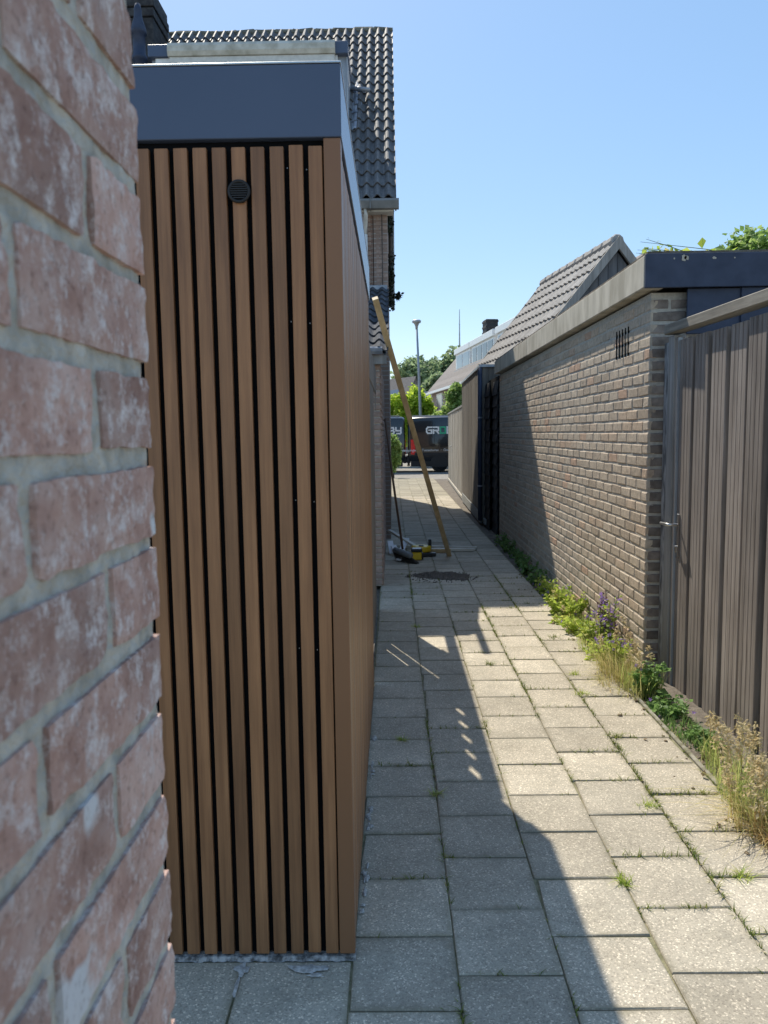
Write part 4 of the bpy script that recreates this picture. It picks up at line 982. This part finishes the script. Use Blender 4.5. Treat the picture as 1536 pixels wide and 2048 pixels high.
# ------------------------------------------------------------------ weeds
def soil_z(x): return 0 if x < 1.37 else -.04
def leafy(name, c, r, h, label, mt='weed', n=200, size=.035, flowers=0, stems=14, cat='weed', flat=1, group=None, petal=.012):
    x, y = c; z0 = soil_z(x)
    t = thing(name, (x, y, z0), label, cat, group)
    sm = MB(); lf = MB(); tips = []
    for i in range(stems):
        a = U(0, 6.28); rr = r * random.random() ** .5; hh = h * U(.45, 1.05)
        p = Vector((x + math.cos(a) * rr * .5, y + math.sin(a) * rr * .6, z0)); q = Vector((min(x + math.cos(a) * rr * 1.1, 1.585), y + math.sin(a) * rr * 1.2, z0 + hh)); mid = p.lerp(q, .5) + Vector((U(-.02, .02), U(-.02, .02), hh * .12))
        sm.tube([p, mid, q], [.003, .0025, .0012], 4, False); tips.append(q)
        for k in range(max(3, n // stems)):
            tt = U(.08, 1); b_ = p.lerp(mid, tt * 2) if tt < .5 else mid.lerp(q, tt * 2 - 1)
            leaves(lf, b_ + Vector((U(-.02, .02), U(-.02, .02), U(-.005, .01))), (.012, .012, .012), 1, size * (1.15 - .5 * tt), up=.9 * flat)
    sm.build('stem', 'stem', t); lf.build('foliage', mt, t, recalc=False)
    if flowers:
        fl = MB()
        for i in range(flowers):
            q = random.choice(tips) + Vector((U(-.025, .025), U(-.03, .03), U(-.05, .012))); ax = Vector((U(-1, .2), U(-1, .6), U(.0, 1))).normalized(); e1 = ax.orthogonal().normalized(); e2 = ax.cross(e1)
            for k in range(5):
                t_ = 2 * math.pi * k / 5; d1 = e1 * math.cos(t_) + e2 * math.sin(t_); d2 = e1 * math.cos(t_ + .5) + e2 * math.sin(t_ + .5); d3 = e1 * math.cos(t_ - .5) + e2 * math.sin(t_ - .5); s = petal * U(.8, 1.3)
                fl.add([q, q + d2 * s * .6 + ax * s * .3, q + d1 * s * 1.2 + ax * s * .25, q + d3 * s * .6 + ax * s * .3], [(0, 1, 2, 3)])
        tag(fl.build('petals', 'purple', t, recalc=False), kind='stuff')
    return t
def grass(name, c, r, n, h, label, mt='grassmix', seeds=0, sh=.4, wd=.0045, droop=.7, lean=.7, cat='grass', az=None, ry=None):
    x, y = c; z0 = soil_z(x); t = thing(name, (x, y, z0), label, cat); b = MB()
    for i in range(n):
        a = U(0, 6.28); rr = r * random.random() ** .5
        px = min(x + math.cos(a) * rr, 1.57); py = y + math.sin(a) * (ry or r) * random.random() ** .5
        blade(b, (px, py, soil_z(px)), h * U(.4, 1.1), U(.1, lean), az + U(-1.2, 1.2) if az is not None else U(0, 6.28), wd * U(.6, 1.4), droop)
    b.build('blades', mt, t, recalc=False)
    if seeds:
        sm = MB(); sd = MB()
        for i in range(seeds):
            a = U(0, 6.28); px = x + math.cos(a) * r * .7; py = y + math.sin(a) * (ry or r) * .7; hh = sh * U(.6, 1.1); lx, ly = U(-.22, .05) * hh, U(-.2, .2) * hh
            p = Vector((px, py, soil_z(px))); q = p + Vector((lx, ly, hh)); mid = p.lerp(q, .55) + Vector((-lx * .25, -ly * .25, hh * .05))
            sm.tube([p, mid, q], [.0016, .0012, .0007], 4, False)
            for k in range(34):
                tt = random.random(); b_ = mid.lerp(q, .25 + .78 * tt); spread = .022 * (1.1 - tt)
                leaves(sd, b_ + Vector((U(-1, 1) * spread, U(-1, 1) * spread, U(-.004, .008))), (.003, .003, .003), 1, .010, elong=2.4, up=0)
        sm.build('stem', 'straw', t); sd.build('seed_head', 'seed', t, recalc=False)
    return t
leafy('bellflower', (1.47, 5.35), .10, .42, 'tallest clump of purple bellflowers against the brick garage wall', 'weed', 200, .03, 70, 16, 'flower')
leafy('dead_flower_clump', (1.52, 5.42), .06, .40, 'dried dark stalks behind the tallest purple bellflowers', 'dead', 420, .024, 16, 16, 'plant')
leafy('bellflower', (1.44, 5.02), .14, .2, 'low purple bellflowers between the tall bellflowers and the dry grass', 'weed', 320, .03, 26, 18, 'flower')
leafy('leafy_weed', (1.42, 5.75), .15, .14, 'bright green weed left of the tall bellflowers', 'weed', 420, .036, 8, 22)
leafy('leafy_weed', (1.45, 6.35), .16, .22, 'upright bright green weed in the sun near the shadow edge', 'weed', 420, .045, 8, 20)
leafy('leafy_weed', (1.47, 6.85), .14, .2, 'sunlit weed with a few purple flowers at the shadow edge', 'weed', 320, .036, 16, 18)
leafy('leafy_weed', (1.47, 7.3), .12, .16, 'last sunlit weed where the shadow begins on the garage wall', 'weed', 240, .036, 8, 16)
leafy('leafy_weed', (1.49, 4.42), .09, .24, 'deep green leafy weed at the corner of the garage and gate', 'weed_deep', 170, .045, 8, 12)
for i, nth in enumerate(('first', 'second', 'third', 'fourth', 'fifth', 'sixth')):
    leafy('shade_weed', (1.50 + U(-.04, .03), 7.8 + i * .55), .12, .12 + U(0, .06), nth + ' low weed in the wall shade counted from the sunlit weeds', 'weed_deep', 130, .04, 0, 11)
grass('dry_grass', (1.42, 4.72), .14, 420, .26, 'pale dry grass clump below the garage corner', 'straw', 3, .3, .004, .9, 1.2, az=3.3, ry=.3)
grass('dry_grass', (1.40, 5.25), .12, 220, .14, 'short yellow grass at the foot of the tall bellflowers', 'grassmix', 0, .3, .004, .9, 1.2, az=3.3, ry=.3)
grass('verge_grass', (1.46, 6.3), .10, 420, .12, 'sunlit grass fringe along the foot of the garage wall', 'grassmix', 2, .25, .005, .9, 1.1, ry=.75)
grass('verge_grass', (1.45, 2.3), .12, 320, .12, 'grass fringe right of the paving at the bottom right', 'grassmix', 2, .25, .005, .9, 1.1, ry=.3)
grass('dry_grass', (1.47, 5.0), .09, 180, .2, 'yellow green grass between bellflowers and the dry grass', 'grassmix', 0, .3, .005, .8, .9, ry=.25)
grass('corner_grass', (1.45, 4.42), .12, 200, .2, 'grass with two seed heads beside the gate post', 'grassmix', 6, .42, .005, .7, .7)
grass('kerb_grass', (1.5, 3.95), .09, 620, .07, 'short grass strip between the kerb and the gate boards', 'weed_deep', 0, .3, .004, .6, .7, ry=.42)
grass('seeding_grass', (1.50, 3.35), .09, 260, .17, 'tall seeding grass in front of the gate boards', 'grassmix', 11, .31, .004, .7, .8, ry=.26)
grass('seeding_grass', (1.45, 3.0), .12, 420, .21, 'tall seeding grass at the foot of the concrete post', 'grassmix', 14, .33, .004, .8, .9, ry=.25)
grass('rust_grass', (1.46, 2.72), .13, 460, .2, 'rust coloured dry grass at the lower right edge', 'rust_grass', 4, .3, .004, 1.0, 1.2, ry=.22, az=3.6)
grass('rust_grass', (1.38, 2.86), .10, 160, .3, 'pale straws spilling over the paving at the right edge', 'straw', 6, .25, .004, 1.3, 1.7, ry=.2, az=3.5)
leafy('roof_sprig', (1.93, 4.95), .03, .12, 'small green sprig growing on the garage roof edge', 'weed', 40, .04, 0, 4)
for nm in ('roof_sprig',):
    o = bpy.data.objects[nm]; o.location.z += 2.62
leafy('roof_creeper', (2.42, 5.1), .06, .12, 'yellow green creeper leaves on the garage roof at the right edge', 'leaf_bright', 26, .05, 0, 4)
bpy.data.objects['roof_creeper'].location.z += 2.62
leafy('ground_ivy', (1.50, 4.15), .12, .10, 'low green leaves between the leafy weed and the gate boards', 'weed_deep', 260, .032, 4, 20)
leafy('ground_ivy', (1.56, 3.75), .10, .07, 'creeping green leaves in the dark gap below the gate boards', 'weed_deep', 200, .028, 0, 18)
leafy('leafy_weed', (1.40, 5.1), .13, .10, 'broad low weed in front of the low bellflowers', 'weed', 360, .03, 6, 24)
leafy('leafy_weed', (1.38, 6.05), .12, .08, 'flat rosette weed spreading onto the paving in the sun', 'weed', 260, .04, 0, 18)
grass('dry_grass', (1.36, 4.55), .14, 260, .17, 'straw bent over the paving below the garage corner', 'straw', 0, .3, .0035, 1.2, 1.7, az=3.4, ry=.3)
grass('kerb_grass', (1.40, 3.75), .03, 320, .035, 'narrow mossy grass line along the edging kerb', 'grassmix', 0, .3, .004, .7, 1.2, ry=.75)
lit = MB()
for _ in range(1500):
    y = 2.1 + 6.4 * random.random(); x = min(1.585, 1.585 - abs(random.gauss(0, .11))); z = .004 if x < 1.37 else -.042 + .02 * random.random()
    leaves(lit, (x, y, z), (.004, .004, .002), 1, U(.008, .03), up=2.0)
for _ in range(500):
    y = 2.1 + 6.4 * random.random(); x = min(1.585, 1.585 - abs(random.gauss(0, .12))); z = .001 if x < 1.37 else -.04; q = U(.003, .011)
    lit.box(x - q, x + q, y - q, y + q, z - .003, z + q * .8, q * .4)
tag(lit.build('leaf_litter', 'litter', recalc=False), 'dead leaves and crumbs of soil along the foot of the garage wall', 'litter', kind='stuff')
# moss and small tufts in the joints
ms = MB()
for _ in range(5200):
    y = .9 + 7.5 * random.random() ** 1.3; k = random.choice((0, 1, 1, 2, 2, 3, 3, 4, 4, 5)); x = -.135 + .3 * k
    if random.random() < .42:
        k2 = random.randint(0, 4); x = -.135 + .3 * k2 + U(.0, .3); y0 = 1.897 if k2 % 2 == 0 else 2.03; y = y0 + .3025 * round((y - y0) / .3025)
    if y > 2.05 and x < -.1: continue
    den = noise.noise(Vector((x * 2.2, y * 2.2, 5))) + (.25 if x > .6 else 0.02)
    if den < U(-.1, .5): continue
    p = (x + U(-.005, .005), y + U(-.005, .005), -.008)
    for q in range(3): blade(ms, p, U(.008, .026) * (1 + max(0, den)), U(.3, 1.5), U(0, 6.28), .0045, .6, 2)
tag(ms.build('joint_moss', 'moss', recalc=False), 'moss and tiny grass growing in the paving joints', 'moss', kind='stuff')
tuft_spots = [(.165, 5.95, .05, 'grass tuft in the joint at the tip of the sunlit triangle'), (.62, 4.95, .03, 'tiny tuft beside the shadow edge near the sunlit triangle'), (1.09, 3.72, .04, 'low tuft at a slab corner left of the gate'), (1.08, 4.35, .05, 'yellow tuft spreading on the slab left of the dry grass'), (1.02, 3.0, .045, 'pale weed lying flat left of the seeding grass'), (1.17, 2.5, .05, 'tuft in the cross joint at the lower right'), (.765, 2.46, .03, 'tuft on the corner of a slab just right of the shadow edge'), (.165, 3.12, .035, 'tuft in the joint beside the slatted shed'), (1.2, 2.22, .03, 'tuft at the right edge near the bottom'), (1.12, 4.72, .05, 'tuft on the paving below the purple flowers'), (1.18, 5.6, .05, 'flat tuft on the paving left of the tall bellflowers'), (.03, 3.7, .03, 'small tuft in the joint close to the shed side')]
for (x, y, r, lab) in tuft_spots:
    t = MB()
    for i in range(46): blade(t, (x + random.gauss(0, r * .35), y + random.gauss(0, r * .25), -.006), U(.015, .05), U(.5, 1.8), U(0, 6.28), .004, .7, 3)
    tag(t.build('grass_tuft', random.choice(('moss', 'weed', 'grassmix')), recalc=False), lab, 'grass')
